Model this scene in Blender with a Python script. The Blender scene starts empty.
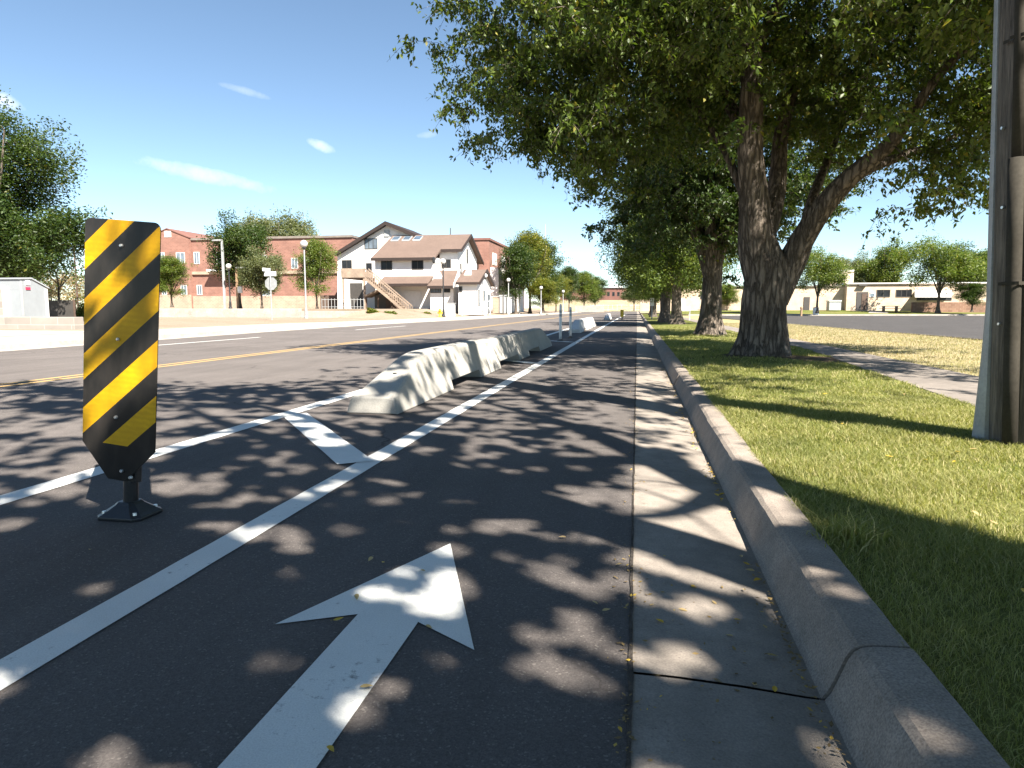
import bpy, math, random
import numpy as np
from mathutils import Vector, noise, Quaternion, Matrix

random.seed(7)
rng = np.random.default_rng(7)
SC = bpy.context.scene
COL = SC.collection
R = math.radians

# ------------------------------------------------------------------ camera
F = 690.0; CX = 512.0; CY = 384.0; EYE = 1.0
TH = math.atan(76 / F); PS = math.atan(125 * math.cos(TH) / F)
FW = Vector((-math.sin(PS) * math.cos(TH), math.cos(PS) * math.cos(TH), -math.sin(TH)))
RT = Vector((math.cos(PS), math.sin(PS), 0)); UP = RT.cross(FW)
cam_d = bpy.data.cameras.new('camera'); cam = bpy.data.objects.new('camera', cam_d); COL.objects.link(cam)
cam_d.sensor_width = 36.0; cam_d.lens = 36.0 * F / 1024.0
cam_d.clip_start = 0.05; cam_d.clip_end = 6000
cam.matrix_world = Matrix(((RT.x, UP.x, -FW.x, 0), (RT.y, UP.y, -FW.y, 0), (RT.z, UP.z, -FW.z, EYE), (0, 0, 0, 1)))
SC.camera = cam

def ray(x, y): return FW + RT * ((x - CX) / F) + UP * ((CY - y) / F)
def W(px, py, Y):                      # measured point at a known distance along the road
    d = ray(px, py); t = Y / d.y
    return (d.x * t, Y, EYE + d.z * t)
def WX(px, Y): return W(px, 308, Y)[0]
def WZ(px, py, Y): return W(px, py, Y)[2]

# ------------------------------------------------------------------ light and sky
AZ = R(43); EL = R(47)                 # light travels towards (-sin, +cos), sun behind on the right
SUN = Vector((math.sin(AZ) * math.cos(EL), -math.cos(AZ) * math.cos(EL), math.sin(EL)))
SHX = -math.sin(AZ) / math.tan(EL); SHY = math.cos(AZ) / math.tan(EL)
sd = bpy.data.lights.new('sun', 'SUN'); sd.energy = 5.0; sd.angle = R(0.53); sd.color = (1.0, 0.93, 0.83)
so = bpy.data.objects.new('sun', sd); COL.objects.link(so)
so.rotation_mode = 'QUATERNION'; so.rotation_quaternion = SUN.to_track_quat('Z', 'Y'); so.location = (20, -20, 30)

wd = bpy.data.worlds.new('World'); SC.world = wd; wd.use_nodes = True
nt = wd.node_tree; nt.nodes.clear()
def N(t, typ, **k):
    n = t.nodes.new(typ)
    for a, b in k.items(): setattr(n, a, b)
    return n
out = N(nt, 'ShaderNodeOutputWorld'); bg = N(nt, 'ShaderNodeBackground'); sky = N(nt, 'ShaderNodeTexSky')
sky.sky_type = 'NISHITA'; sky.sun_disc = False; sky.sun_elevation = EL; sky.sun_rotation = math.pi - AZ
sky.altitude = 2500; sky.air_density = 0.95; sky.dust_density = 0.05; sky.ozone_density = 0.8
bg.inputs['Strength'].default_value = 0.054
tc = N(nt, 'ShaderNodeTexCoord'); nt.links.new(bg.outputs[0], out.inputs[0])
wb = N(nt, 'ShaderNodeMixRGB', blend_type='MULTIPLY'); wb.inputs[0].default_value = 1; wb.inputs[2].default_value = (1.07, 1.11, 1.04, 1); nt.links.new(sky.outputs[0], wb.inputs[1]); cur = wb.outputs[0]
def mathn(t, op, a, b=None, c=None):
    n = N(t, 'ShaderNodeMath', operation=op)
    for i, v in enumerate((a, b, c)):
        if v is None: continue
        if isinstance(v, (int, float)): n.inputs[i].default_value = v
        else: t.links.new(v, n.inputs[i])
    return n.outputs[0]
def vdot(t, a, v):
    n = N(t, 'ShaderNodeVectorMath', operation='DOT_PRODUCT'); t.links.new(a, n.inputs[0]); n.inputs[1].default_value = v
    return n.outputs['Value']
# wisps of cloud: direction, half length, half height, tilt, strength
for (px, py, a, b, tilt, st) in [(205, 175, .085, .010, -.16, .42), (322, 146, .022, .007, -.35, .5), (245, 91, .035, .005, -.2, .25),
                                 (-5, 98, .03, .010, -.3, .6), (428, 135, .014, .005, .1, .2), (355, 262, .06, .03, .1, .15), (60, 240, .10, .03, .1, .3)]:
    d = ray(px, py).normalized(); e1 = d.cross(Vector((0, 0, 1))).normalized(); e2 = e1.cross(d)
    f1 = e1 * math.cos(tilt) + e2 * math.sin(tilt); f2 = -e1 * math.sin(tilt) + e2 * math.cos(tilt)
    g = tc.outputs['Generated']
    u = mathn(nt, 'DIVIDE', vdot(nt, g, f1), a); v = mathn(nt, 'DIVIDE', vdot(nt, g, f2), b)
    no = N(nt, 'ShaderNodeTexNoise'); no.inputs['Scale'].default_value = 42; no.inputs['Detail'].default_value = 6; no.inputs['Roughness'].default_value = .65
    nt.links.new(g, no.inputs['Vector'])
    r2 = mathn(nt, 'ADD', mathn(nt, 'MULTIPLY', u, u), mathn(nt, 'MULTIPLY', v, v))
    m = mathn(nt, 'SUBTRACT', 1.0, r2); m = mathn(nt, 'ADD', m, mathn(nt, 'MULTIPLY', mathn(nt, 'SUBTRACT', no.outputs[0], .5), 2.2))
    m = mathn(nt, 'MULTIPLY', m, mathn(nt, 'GREATER_THAN', vdot(nt, g, d), .8))
    mr = N(nt, 'ShaderNodeMapRange'); nt.links.new(m, mr.inputs[0]); mr.inputs[1].default_value = 0; mr.inputs[2].default_value = 1.4; mr.inputs[4].default_value = st
    mix = N(nt, 'ShaderNodeMixRGB'); nt.links.new(mr.outputs[0], mix.inputs[0]); nt.links.new(cur, mix.inputs[1]); mix.inputs[2].default_value = (8.0, 8.2, 8.6, 1)
    cur = mix.outputs[0]
nt.links.new(cur, bg.inputs[0])
SC.view_settings.view_transform = 'Standard'; SC.view_settings.look = 'None'; SC.view_settings.gamma = 1
SC.view_settings.use_curve_mapping = False; SC.view_settings.exposure = 1.92

# ------------------------------------------------------------------ materials
def newmat(name):
    m = bpy.data.materials.new(name); m.use_nodes = True
    t = m.node_tree; b = t.nodes['Principled BSDF']; return m, t, b
def coords(t, kind): return N(t, 'ShaderNodeNewGeometry').outputs['Position'] if kind == 'world' else N(t, 'ShaderNodeTexCoord').outputs['Object']
def noise_n(t, co, scale, detail=4, rough=.55, dist=0):
    n = N(t, 'ShaderNodeTexNoise'); n.inputs['Scale'].default_value = scale; n.inputs['Detail'].default_value = detail
    n.inputs['Roughness'].default_value = rough; n.inputs['Distortion'].default_value = dist; t.links.new(co, n.inputs['Vector']); return n.outputs[0]
def ramp(t, v, a, b, lo=0.0, hi=1.0):
    n = N(t, 'ShaderNodeMapRange'); t.links.new(v, n.inputs[0])
    n.inputs[1].default_value = a; n.inputs[2].default_value = b; n.inputs[3].default_value = lo; n.inputs[4].default_value = hi; return n.outputs[0]
def mixc(t, f, a, b, mode='MIX'):
    n = N(t, 'ShaderNodeMixRGB', blend_type=mode)
    for i, v in enumerate((f, a, b)):
        if isinstance(v, (int, float)): n.inputs[i].default_value = v
        elif isinstance(v, tuple): n.inputs[i].default_value = (*v, 1) if len(v) == 3 else v
        else: t.links.new(v, n.inputs[i])
    return n.outputs[0]
def bump(t, b, h, strength, dist=.01):
    n = N(t, 'ShaderNodeBump'); n.inputs['Strength'].default_value = strength; n.inputs['Distance'].default_value = dist
    t.links.new(h, n.inputs['Height']); t.links.new(n.outputs[0], b.inputs['Normal'])
def mapping(t, co, s):
    n = N(t, 'ShaderNodeMapping'); n.inputs['Scale'].default_value = s; t.links.new(co, n.inputs['Vector']); return n.outputs[0]

def simple(name, c, rough=.7, var=.15, scale=3.0, fine=40.0, metal=0.0, bmp=.15, dist=.004, co='obj', spec=.5):
    m, t, b = newmat(name); p = coords(t, co)
    n1 = noise_n(t, p, scale, 5); n2 = noise_n(t, p, fine, 3)
    f = mathn(t, 'ADD', mathn(t, 'MULTIPLY', n1, .65), mathn(t, 'MULTIPLY', n2, .35))
    lo = tuple(x * (1 - var * 1.6) for x in c); hi = tuple(min(1, x * (1 + var * 1.6)) for x in c)
    t.links.new(mixc(t, ramp(t, f, .3, .7), lo, hi), b.inputs['Base Color'])
    b.inputs['Roughness'].default_value = rough; b.inputs['Metallic'].default_value = metal
    b.inputs['Specular IOR Level'].default_value = spec
    if bmp: bump(t, b, n2, bmp, dist)
    return m

def asphalt_mat(name, base, lane_wear=True):
    m, t, b = newmat(name); p = coords(t, 'world')
    agg = N(t, 'ShaderNodeTexVoronoi'); agg.inputs['Scale'].default_value = 170; t.links.new(p, agg.inputs['Vector'])
    stone = ramp(t, agg.outputs['Color'], 0.0, 1.0)
    sep = N(t, 'ShaderNodeSeparateColor'); t.links.new(agg.outputs['Color'], sep.inputs[0]); stone = sep.outputs[0]
    fine = noise_n(t, p, 210, 3, .7)
    big = noise_n(t, p, .55, 5, .6); mid = noise_n(t, mapping(t, p, (3.2, .35, 1)), 1.0, 5, .6)
    v = mathn(t, 'MULTIPLY', ramp(t, stone, 0, 1, .84, 1.17), ramp(t, fine, .3, .7, .78, 1.22))
    v = mathn(t, 'MULTIPLY', v, ramp(t, big, .3, .7, .88, 1.12)); v = mathn(t, 'MULTIPLY', v, ramp(t, mid, .3, .7, .88, 1.12))
    ck = N(t, 'ShaderNodeTexVoronoi', feature='DISTANCE_TO_EDGE'); ck.inputs['Scale'].default_value = .38
    wob = N(t, 'ShaderNodeTexNoise'); wob.inputs['Scale'].default_value = 2.2; wob.inputs['Detail'].default_value = 6; t.links.new(p, wob.inputs['Vector'])
    vm = N(t, 'ShaderNodeVectorMath', operation='MULTIPLY_ADD'); t.links.new(wob.outputs[1], vm.inputs[0]); vm.inputs[1].default_value = (.7, .7, 0); t.links.new(p, vm.inputs[2]); t.links.new(vm.outputs[0], ck.inputs['Vector'])
    crk = mathn(t, 'MULTIPLY', ramp(t, ck.outputs['Distance'], .0, .006, 1, 0), ramp(t, noise_n(t, p, .5, 3), .5, .58, 0, 1)); v = mathn(t, 'MULTIPLY', v, mathn(t, 'SUBTRACT', 1.0, mathn(t, 'MULTIPLY', crk, .6)))
    oil = ramp(t, noise_n(t, mapping(t, p, (1.6, .5, 1)), 1.7, 5, .7), .62, .78, 1, .78); v = mathn(t, 'MULTIPLY', v, oil)
    if lane_wear:
        sx = N(t, 'ShaderNodeSeparateXYZ'); t.links.new(p, sx.inputs[0]); e = mathn(t, 'ADD', sx.outputs[0], mathn(t, 'MULTIPLY', noise_n(t, p, 3, 3), .5)); v = mathn(t, 'MULTIPLY', v, ramp(t, e, -3.3, -2.7, 1.04, .93))
    light = mathn(t, 'GREATER_THAN', stone, .965)
    col = mixc(t, 1.0, base, v, 'MULTIPLY')
    col = mixc(t, mathn(t, 'MULTIPLY', light, .35), col, (.26, .235, .21))
    t.links.new(col, b.inputs['Base Color']); b.inputs['Roughness'].default_value = .86; b.inputs['Specular IOR Level'].default_value = .12
    bump(t, b, mathn(t, 'ADD', agg.outputs['Distance'], fine), .35, .004)
    return m
M = {}
M['asphalt'] = asphalt_mat('asphalt', (.116, .103, .096))
M['lot'] = asphalt_mat('lot_asphalt', (.066, .062, .060))

def concrete_mat(name, c, co='world', stain=.25, speck=.5, form=False):
    m, t, b = newmat(name); p = coords(t, co)
    n1 = noise_n(t, p, 1.3, 6, .65); n2 = noise_n(t, p, 9, 5, .6); n3 = noise_n(t, p, 160, 2, .6)
    v = mathn(t, 'MULTIPLY', ramp(t, n1, .3, .7, 1 - stain, 1 + stain * .6), ramp(t, n2, .3, .7, 1 - stain * .6, 1 + stain * .5))
    v = mathn(t, 'MULTIPLY', v, ramp(t, n3, .3, .7, 1 - speck * .35, 1 + speck * .35))
    vo = N(t, 'ShaderNodeTexVoronoi'); vo.inputs['Scale'].default_value = 34; t.links.new(p, vo.inputs['Vector'])
    pit = ramp(t, vo.outputs['Distance'], .06, .13, .62, 1.0)
    pit = mathn(t, 'MAXIMUM', pit, ramp(t, noise_n(t, p, 6, 2), .5, .56, 1.0, 0.0))
    v = mathn(t, 'MULTIPLY', v, pit)
    t.links.new(mixc(t, 1.0, c, v, 'MULTIPLY'), b.inputs['Base Color'])
    b.inputs['Roughness'].default_value = .88; b.inputs['Specular IOR Level'].default_value = .3
    bump(t, b, mathn(t, 'ADD', mathn(t, 'MULTIPLY', n3, .5), mathn(t, 'MULTIPLY', pit, .6)), .35, .004)
    return m
M['gutter'] = concrete_mat('gutter_concrete', (.25, .218, .185))
M['kerb'] = concrete_mat('kerb_concrete', (.25, .212, .178), speck=.9)
M['walk'] = concrete_mat('walk_concrete', (.195, .170, .148))
M['walk_white'] = concrete_mat('pale_concrete', (.36, .325, .285))
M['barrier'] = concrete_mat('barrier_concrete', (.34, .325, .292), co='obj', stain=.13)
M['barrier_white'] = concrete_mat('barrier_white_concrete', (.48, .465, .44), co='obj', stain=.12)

def paint_mat(name, c, wear=.5):
    m, t, b = newmat(name); p = coords(t, 'world')
    n = noise_n(t, p, 26, 6, .75); n2 = noise_n(t, p, 2.2, 4, .6); n3 = noise_n(t, p, 220, 2)
    w = mathn(t, 'ADD', n, mathn(t, 'MULTIPLY', mathn(t, 'SUBTRACT', n2, .5), .5))
    f = ramp(t, w, .66 - .08 * wear, .74, 0, .75)
    c2 = mixc(t, ramp(t, n2, .3, .7), tuple(x * .86 for x in c), c)
    c2 = mixc(t, ramp(t, n3, .35, .65, .25, 0), c2, (.3, .29, .27))
    t.links.new(mixc(t, f, c2, (.13, .12, .115)), b.inputs['Base Color']); b.inputs['Roughness'].default_value = .7
    bump(t, b, n3, .4, .003); return m
M['paint'] = paint_mat('white_road_paint', (.74, .74, .70)); M['paint_y'] = paint_mat('yellow_road_paint', (.50, .31, .09), .8)

def ground_mat(name, c1, c2, c3, s=2.0, patch=None):
    m, t, b = newmat(name); p = coords(t, 'world')
    n1 = noise_n(t, p, s, 6, .65); n2 = noise_n(t, p, 30, 4, .7); n3 = noise_n(t, p, .35, 4)
    c = mixc(t, ramp(t, n1, .35, .65), c1, c2); c = mixc(t, ramp(t, n3, .45, .65, 0, .8), c, c3)
    c = mixc(t, 1.0, c, ramp(t, n2, .25, .75, .6, 1.4), 'MULTIPLY')
    if patch:
        for (x, y, rx, ry) in patch:
            mp = N(t, 'ShaderNodeMapping'); mp.vector_type = 'TEXTURE'; mp.inputs['Location'].default_value = (x, y, .12); mp.inputs['Scale'].default_value = (rx, ry, 1); t.links.new(p, mp.inputs['Vector'])
            ln = N(t, 'ShaderNodeVectorMath', operation='LENGTH'); t.links.new(mp.outputs[0], ln.inputs[0])
            k = mathn(t, 'ADD', ln.outputs['Value'], mathn(t, 'MULTIPLY', mathn(t, 'SUBTRACT', noise_n(t, p, 5, 4), .5), 1.2))
            c = mixc(t, ramp(t, k, .75, 1.05, 1, 0), c, (.085, .062, .042))
    t.links.new(c, b.inputs['Base Color']); b.inputs['Roughness'].default_value = .95; b.inputs['Specular IOR Level'].default_value = .1
    bump(t, b, n2, .6, .03); return m
M['lawn'] = ground_mat('lawn_soil', (.085, .105, .026), (.125, .135, .034), (.155, .145, .05), patch=[(3.05, 12.3, .9, .55), (2.1, 12.7, .75, .6)])
M['dry'] = ground_mat('dry_grass_soil', (.28, .23, .125), (.35, .29, .17), (.22, .21, .09), 1.2)
M['dirt'] = ground_mat('tan_dirt', (.24, .185, .14), (.28, .22, .168), (.195, .16, .11), .6)
M['land'] = ground_mat('dry_land', (.27, .22, .14), (.32, .26, .17), (.20, .19, .10), .05)
M['seam'] = ground_mat('seam_dirt', (.060, .052, .045), (.085, .072, .06), (.04, .035, .03), 8)

def leaf_mat(name, a, bcol, yel, ypart=.04, trans=.35, rough=.45, drift=.55):
    m, t, b = newmat(name)
    g = N(t, 'ShaderNodeNewGeometry'); r = g.outputs['Random Per Island']
    c = mixc(t, r, a, bcol); c = mixc(t, mathn(t, 'GREATER_THAN', mathn(t, 'FRACT', mathn(t, 'MULTIPLY', r, 37.7)), 1 - ypart), c, yel)
    p = g.outputs['Position']; w = noise_n(t, p, drift, 4, .6); c = mixc(t, ramp(t, w, .42, .70, 0, .45), c, mixc(t, .25, bcol, yel)); c = mixc(t, ramp(t, noise_n(t, p, drift * 3.1, 3), .5, .3, 0, .5), c, tuple(x * .72 for x in a))
    t.links.new(c, b.inputs['Base Color']); b.inputs['Roughness'].default_value = rough; b.inputs['Specular IOR Level'].default_value = .4
    tr = N(t, 'ShaderNodeBsdfTranslucent'); t.links.new(mixc(t, 1.0, c, (1.5, 1.6, .6), 'MULTIPLY'), tr.inputs[0])
    mx = N(t, 'ShaderNodeMixShader'); mx.inputs[0].default_value = trans
    t.links.new(b.outputs[0], mx.inputs[1]); t.links.new(tr.outputs[0], mx.inputs[2])
    t.links.new(mx.outputs[0], t.nodes['Material Output'].inputs[0]); return m
M['leaf'] = leaf_mat('street_tree_leaves', (.047, .084, .013), (.108, .146, .026), (.24, .21, .03), .03)
M['leaf_dark'] = leaf_mat('dark_green_leaves', (.024, .052, .013), (.056, .088, .020), (.17, .16, .03), .02)
M['leaf_yel'] = leaf_mat('yellowing_leaves', (.085, .12, .020), (.15, .155, .025), (.26, .22, .03), .15)
M['leaf_mid'] = leaf_mat('fresh_green_leaves', (.075, .125, .022), (.135, .17, .035), (.24, .21, .04), .05)
M['leaf_grey'] = leaf_mat('grey_green_leaves', (.10, .125, .06), (.15, .165, .08), (.2, .18, .08), .05)
M['leaf_dry'] = leaf_mat('dry_brush_leaves', (.24, .18, .11), (.34, .27, .17), (.2, .2, .08), .1)
M['grass'] = leaf_mat('green_grass_blades', (.150, .175, .042), (.270, .262, .085), (.44, .38, .19), .16, .35, .6)
M['grass_dry'] = leaf_mat('dry_grass_blades', (.32, .265, .165), (.43, .355, .24), (.215, .22, .11), .24, .3, .7)
M['fallen'] = leaf_mat('fallen_yellow_leaf', (.55, .33, .03), (.62, .42, .06), (.35, .2, .05), .0, .2, .6)
M['fallen_tan'] = leaf_mat('fallen_tan_leaf', (.40, .28, .11), (.50, .38, .2), (.35, .2, .05), .0, .2, .6)

def bark_mat(name, c1, c2):
    m, t, b = newmat(name); p = coords(t, 'obj')
    s = mapping(t, p, (1, 1, .16)); n1 = noise_n(t, s, 16, 6, .7, .6); n2 = noise_n(t, p, 1.8, 4); n3 = noise_n(t, s, 60, 4, .7)
    vo = N(t, 'ShaderNodeTexVoronoi', feature='DISTANCE_TO_EDGE'); vo.inputs['Scale'].default_value = 13; t.links.new(mixc(t, .12, s, n1), vo.inputs['Vector'])
    cr = ramp(t, vo.outputs['Distance'], 0, .22, .35, 1)
    c = mixc(t, ramp(t, n1, .3, .7), c1, c2); c = mixc(t, ramp(t, n2, .45, .7, 0, .5), c, tuple(x * 1.25 for x in c2))
    c = mixc(t, 1.0, c, mathn(t, 'MULTIPLY', cr, ramp(t, n3, .3, .7, .75, 1.2)), 'MULTIPLY')
    t.links.new(c, b.inputs['Base Color']); b.inputs['Roughness'].default_value = .95; b.inputs['Specular IOR Level'].default_value = .15
    bump(t, b, mathn(t, 'ADD', mathn(t, 'MULTIPLY', cr, .8), mathn(t, 'MULTIPLY', n1, .7)), .9, .05); return m
M['bark'] = bark_mat('furrowed_bark', (.115, .093, .074), (.235, .195, .158)); M['bark_pale'] = bark_mat('pale_bark', (.25, .21, .17), (.36, .31, .26))

def pole_wood():
    m, t, b = newmat('weathered_pole_wood'); p = coords(t, 'obj')
    s = mapping(t, p, (1, 1, .03)); n1 = noise_n(t, s, 38, 6, .75, .3); n2 = noise_n(t, s, 150, 3, .7); n3 = noise_n(t, p, 2.5, 5)
    v = mathn(t, 'MULTIPLY', ramp(t, n1, .35, .6, .35, 1.15), ramp(t, n2, .3, .7, .7, 1.25)); v = mathn(t, 'MULTIPLY', v, ramp(t, n3, .3, .7, .75, 1.2))
    t.links.new(mixc(t, 1.0, (.145, .122, .098), v, 'MULTIPLY'), b.inputs['Base Color']); b.inputs['Roughness'].default_value = .9
    bump(t, b, n1, .8, .012); return m
M['pole'] = pole_wood()

def brick_mat(name, c1, c2, mortar, scale=1.0, w=.5, h=.2):
    m, t, b = newmat(name); tcn = N(t, 'ShaderNodeNewGeometry'); p = tcn.outputs['Position']
    sx = N(t, 'ShaderNodeSeparateXYZ'); t.links.new(p, sx.inputs[0])
    cx = N(t, 'ShaderNodeCombineXYZ'); t.links.new(mathn(t, 'ADD', sx.outputs[0], sx.outputs[1]), cx.inputs[0]); t.links.new(sx.outputs[2], cx.inputs[1])
    br = N(t, 'ShaderNodeTexBrick'); t.links.new(cx.outputs[0], br.inputs['Vector'])
    br.inputs['Color1'].default_value = (*c1, 1); br.inputs['Color2'].default_value = (*c2, 1); br.inputs['Mortar'].default_value = (*mortar, 1)
    br.inputs['Scale'].default_value = scale; br.inputs['Brick Width'].default_value = w; br.inputs['Row Height'].default_value = h; br.inputs['Mortar Size'].default_value = .012
    n = noise_n(t, p, .8, 5)
    t.links.new(mixc(t, 1.0, br.outputs[0], ramp(t, n, .3, .7, .82, 1.15), 'MULTIPLY'), b.inputs['Base Color']); b.inputs['Roughness'].default_value = .9
    bump(t, b, br.outputs['Fac'], -.3, .01); return m
M['brick_red'] = brick_mat('red_brick', (.200, .098, .074), (.240, .120, .090), (.27, .165, .13))
M['brick_tan'] = brick_mat('tan_brick', (.29, .215, .16), (.33, .25, .185), (.5, .4, .3))
M['brick_beige'] = brick_mat('beige_brick', (.49, .375, .275), (.54, .42, .305), (.5, .4, .31), 1, .4, .15)
M['brick_brown'] = brick_mat('brown_brick', (.17, .09, .06), (.235, .135, .09), (.3, .22, .16), 1, .6, .25)
M['block'] = brick_mat('grey_block', (.24, .215, .19), (.31, .285, .25), (.36, .33, .30), 1, 1.25, .33)
M['stucco'] = simple('white_stucco', (.74, .715, .68), .9, .05, .6, 20, co='world')
M['stucco_beige'] = simple('beige_stucco', (.58, .47, .35), .9, .06, .6, 20, co='world')
def shingle():
    m, t, b = newmat('brown_shingle'); p = coords(t, 'world')
    wv = N(t, 'ShaderNodeTexWave', bands_direction='Z'); wv.inputs['Scale'].default_value = 2.2; wv.inputs['Distortion'].default_value = .6; t.links.new(p, wv.inputs['Vector'])
    n = noise_n(t, mapping(t, p, (2, 2, 6)), 3, 5, .7); n2 = noise_n(t, p, .5, 4)
    v = mathn(t, 'MULTIPLY', ramp(t, wv.outputs[0], 0, 1, .86, 1.08), ramp(t, n, .3, .7, .75, 1.25)); v = mathn(t, 'MULTIPLY', v, ramp(t, n2, .3, .7, .88, 1.1))
    t.links.new(mixc(t, 1.0, (.130, .089, .070), v, 'MULTIPLY'), b.inputs['Base Color']); b.inputs['Roughness'].default_value = .9; return m
M['shingle'] = shingle()
M['fascia'] = simple('dark_brown_trim', (.026, .016, .013), .7)
M['wood'] = simple('weathered_deck_wood', (.27, .205, .155), .85, .2, 2, 18)
M['wood_dark'] = simple('dark_timber', (.09, .06, .045), .85, .2)
def glass(name, c, rough=.08):
    m, t, b = newmat(name); p = coords(t, 'world'); n = noise_n(t, p, .9, 2)
    t.links.new(mixc(t, ramp(t, n, .35, .65), tuple(x * .6 for x in c), c), b.inputs['Base Color']); b.inputs['Roughness'].default_value = rough; b.inputs['Specular IOR Level'].default_value = .35; return m
M['glass'] = glass('dark_window_glass', (.022, .024, .027), .25); M['glass_blue'] = glass('bluish_window_glass', (.16, .20, .24)); M['glass_sky'] = glass('skylight_glass', (.10, .14, .19))
M['frame_white'] = simple('white_frame', (.72, .71, .69), .5, .05); M['frame_dark'] = simple('dark_frame', (.06, .055, .05), .5, .1)
M['black'] = simple('black_plastic', (.018, .018, .019), .38, .3, 6, 90, bmp=.12)
M['black_metal'] = simple('black_painted_metal', (.025, .025, .027), .4, .2)
M['steel'] = simple('galvanised_steel', (.33, .345, .35), .55, .15, 5, 60, metal=.35)
M['steel_dull'] = simple('dull_grey_metal', (.36, .37, .37), .6, .15, 3, 60, metal=.2)
M['bolt'] = simple('zinc_bolt', (.62, .62, .6), .3, .1, metal=.7)
M['conduit'] = simple('weathered_conduit', (.040, .036, .029), .85, .25, 3, 50, spec=.1)
M['white_plastic'] = simple('white_plastic', (.78, .78, .77), .45, .05)
M['yellow_paint'] = simple('yellow_paint', (.72, .45, .03), .5, .1)
M['brown_paint'] = simple('brown_paint', (.30, .20, .12), .6, .1)
M['shed_grey'] = simple('grey_metal_siding', (.25, .27, .285), .6, .05)
M['shed_roof'] = simple('grey_shed_roof', (.30, .315, .33), .55, .05)
M['red_sign'] = simple('red_sign_paint', (.55, .03, .08), .5, .05)
M['green_sign'] = simple('pale_sign_face', (.7, .72, .72), .5, .05)
M['globe'] = simple('milky_globe', (.50, .50, .48), .25, .03)
M['far_red'] = simple('far_red_wall', (.17, .08, .062), .9, .15, .3, 2, co='world')
M['blue_van'] = simple('pale_blue_paint', (.5, .56, .66), .4, .05)

# ------------------------------------------------------------------ mesh helpers
ORG = {}
class MB:
    def __init__(s): s.v = []; s.f = []
    def quad(s, *p):
        i = len(s.v); s.v += [tuple(q) for q in p]; s.f.append(tuple(range(i, i + len(p)))); return s
    def box(s, x0, x1, y0, y1, z0, z1):
        i = len(s.v)
        s.v += [(x0, y0, z0), (x1, y0, z0), (x1, y1, z0), (x0, y1, z0), (x0, y0, z1), (x1, y0, z1), (x1, y1, z1), (x0, y1, z1)]
        s.f += [tuple(i + k for k in q) for q in ((0, 3, 2, 1), (4, 5, 6, 7), (0, 1, 5, 4), (1, 2, 6, 5), (2, 3, 7, 6), (3, 0, 4, 7))]; return s
    def prism(s, pts, d):              # planar polygon swept by vector d
        i = len(s.v); n = len(pts); s.v += [tuple(p) for p in pts] + [tuple(Vector(p) + Vector(d)) for p in pts]
        s.f.append(tuple(range(i, i + n))); s.f.append(tuple(range(i + 2 * n - 1, i + n - 1, -1)))
        for k in range(n): s.f.append((i + (k + 1) % n, i + k, i + n + k, i + n + (k + 1) % n))
        return s
    def loft(s, rings, cap=True, closed=True):
        i = len(s.v); n = len(rings[0])
        for r in rings: s.v += [tuple(p) for p in r]
        for a in range(len(rings) - 1):
            for k in range(n if closed else n - 1):
                s.f.append((i + a * n + k, i + a * n + (k + 1) % n, i + (a + 1) * n + (k + 1) % n, i + (a + 1) * n + k))
        if cap and closed:
            s.f.append(tuple(i + k for k in range(n - 1, -1, -1))); e = i + (len(rings) - 1) * n; s.f.append(tuple(e + k for k in range(n)))
        return s
    def tube(s, pts, rad, sides=10, cap=True):
        pts = [Vector(p) for p in pts]; rad = rad if isinstance(rad, (list, tuple)) else [rad] * len(pts); rings = []; pn = None
        for k, p in enumerate(pts):
            d = (pts[min(k + 1, len(pts) - 1)] - pts[max(k - 1, 0)]).normalized()
            if pn is None: pn = d.orthogonal().normalized()
            pn = (pn - d * pn.dot(d)).normalized(); b = d.cross(pn)
            rings.append([p + (pn * math.cos(2 * math.pi * j / sides) + b * math.sin(2 * math.pi * j / sides)) * rad[k] for j in range(sides)])
        return s.loft(rings, cap)
    def lathe(s, c, prof, sides=16):   # prof: (radius, z)
        rings = [[(c[0] + r * math.cos(2 * math.pi * j / sides), c[1] + r * math.sin(2 * math.pi * j / sides), c[2] + z) for j in range(sides)] for r, z in prof]
        return s.loft(rings)
    def build(s, name, mat, parent=None, bevel=0, smooth=False, seg=2):
        me = bpy.data.meshes.new(name); o3 = ORG.get(parent.name, Vector()) if parent else Vector()
        if parent is None and getattr(s, 'org', None): o3 = Vector(s.org)
        me.from_pydata([tuple(Vector(p) - o3) for p in s.v], [], s.f); me.validate(); me.materials.append(mat)
        if smooth: me.polygons.foreach_set('use_smooth', [True] * len(me.polygons))
        o = bpy.data.objects.new(name, me); COL.objects.link(o)
        if parent: o.parent = parent; ORG[o.name] = o3
        else: o.location = o3; ORG[o.name] = o3
        if bevel:
            m = o.modifiers.new('bevel', 'BEVEL'); m.width = bevel; m.segments = seg; m.limit_method = 'ANGLE'; m.angle_limit = R(35)
        if smooth and bevel:
            pass
        return o
def tag(o, label, cat, group=None):
    o['label'] = label; o['category'] = cat
    if group: o['group'] = group
    return o
def thing(name, loc, label, cat, group=None):
    o = bpy.data.objects.new(name, None); COL.objects.link(o); o.location = loc; o.empty_display_size = .2
    ORG[o.name] = Vector(loc); return tag(o, label, cat, group)
def struct(o): o['kind'] = 'structure'; return o
def stuff(o, label=None, cat=None):
    o['kind'] = 'stuff'
    if label: tag(o, label, cat)
    return o
def copy_tree(o, parent=None):
    c = o.copy(); COL.objects.link(c)
    if parent: c.parent = parent
    for ch in list(o.children): copy_tree(ch, c)
    return c
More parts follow.
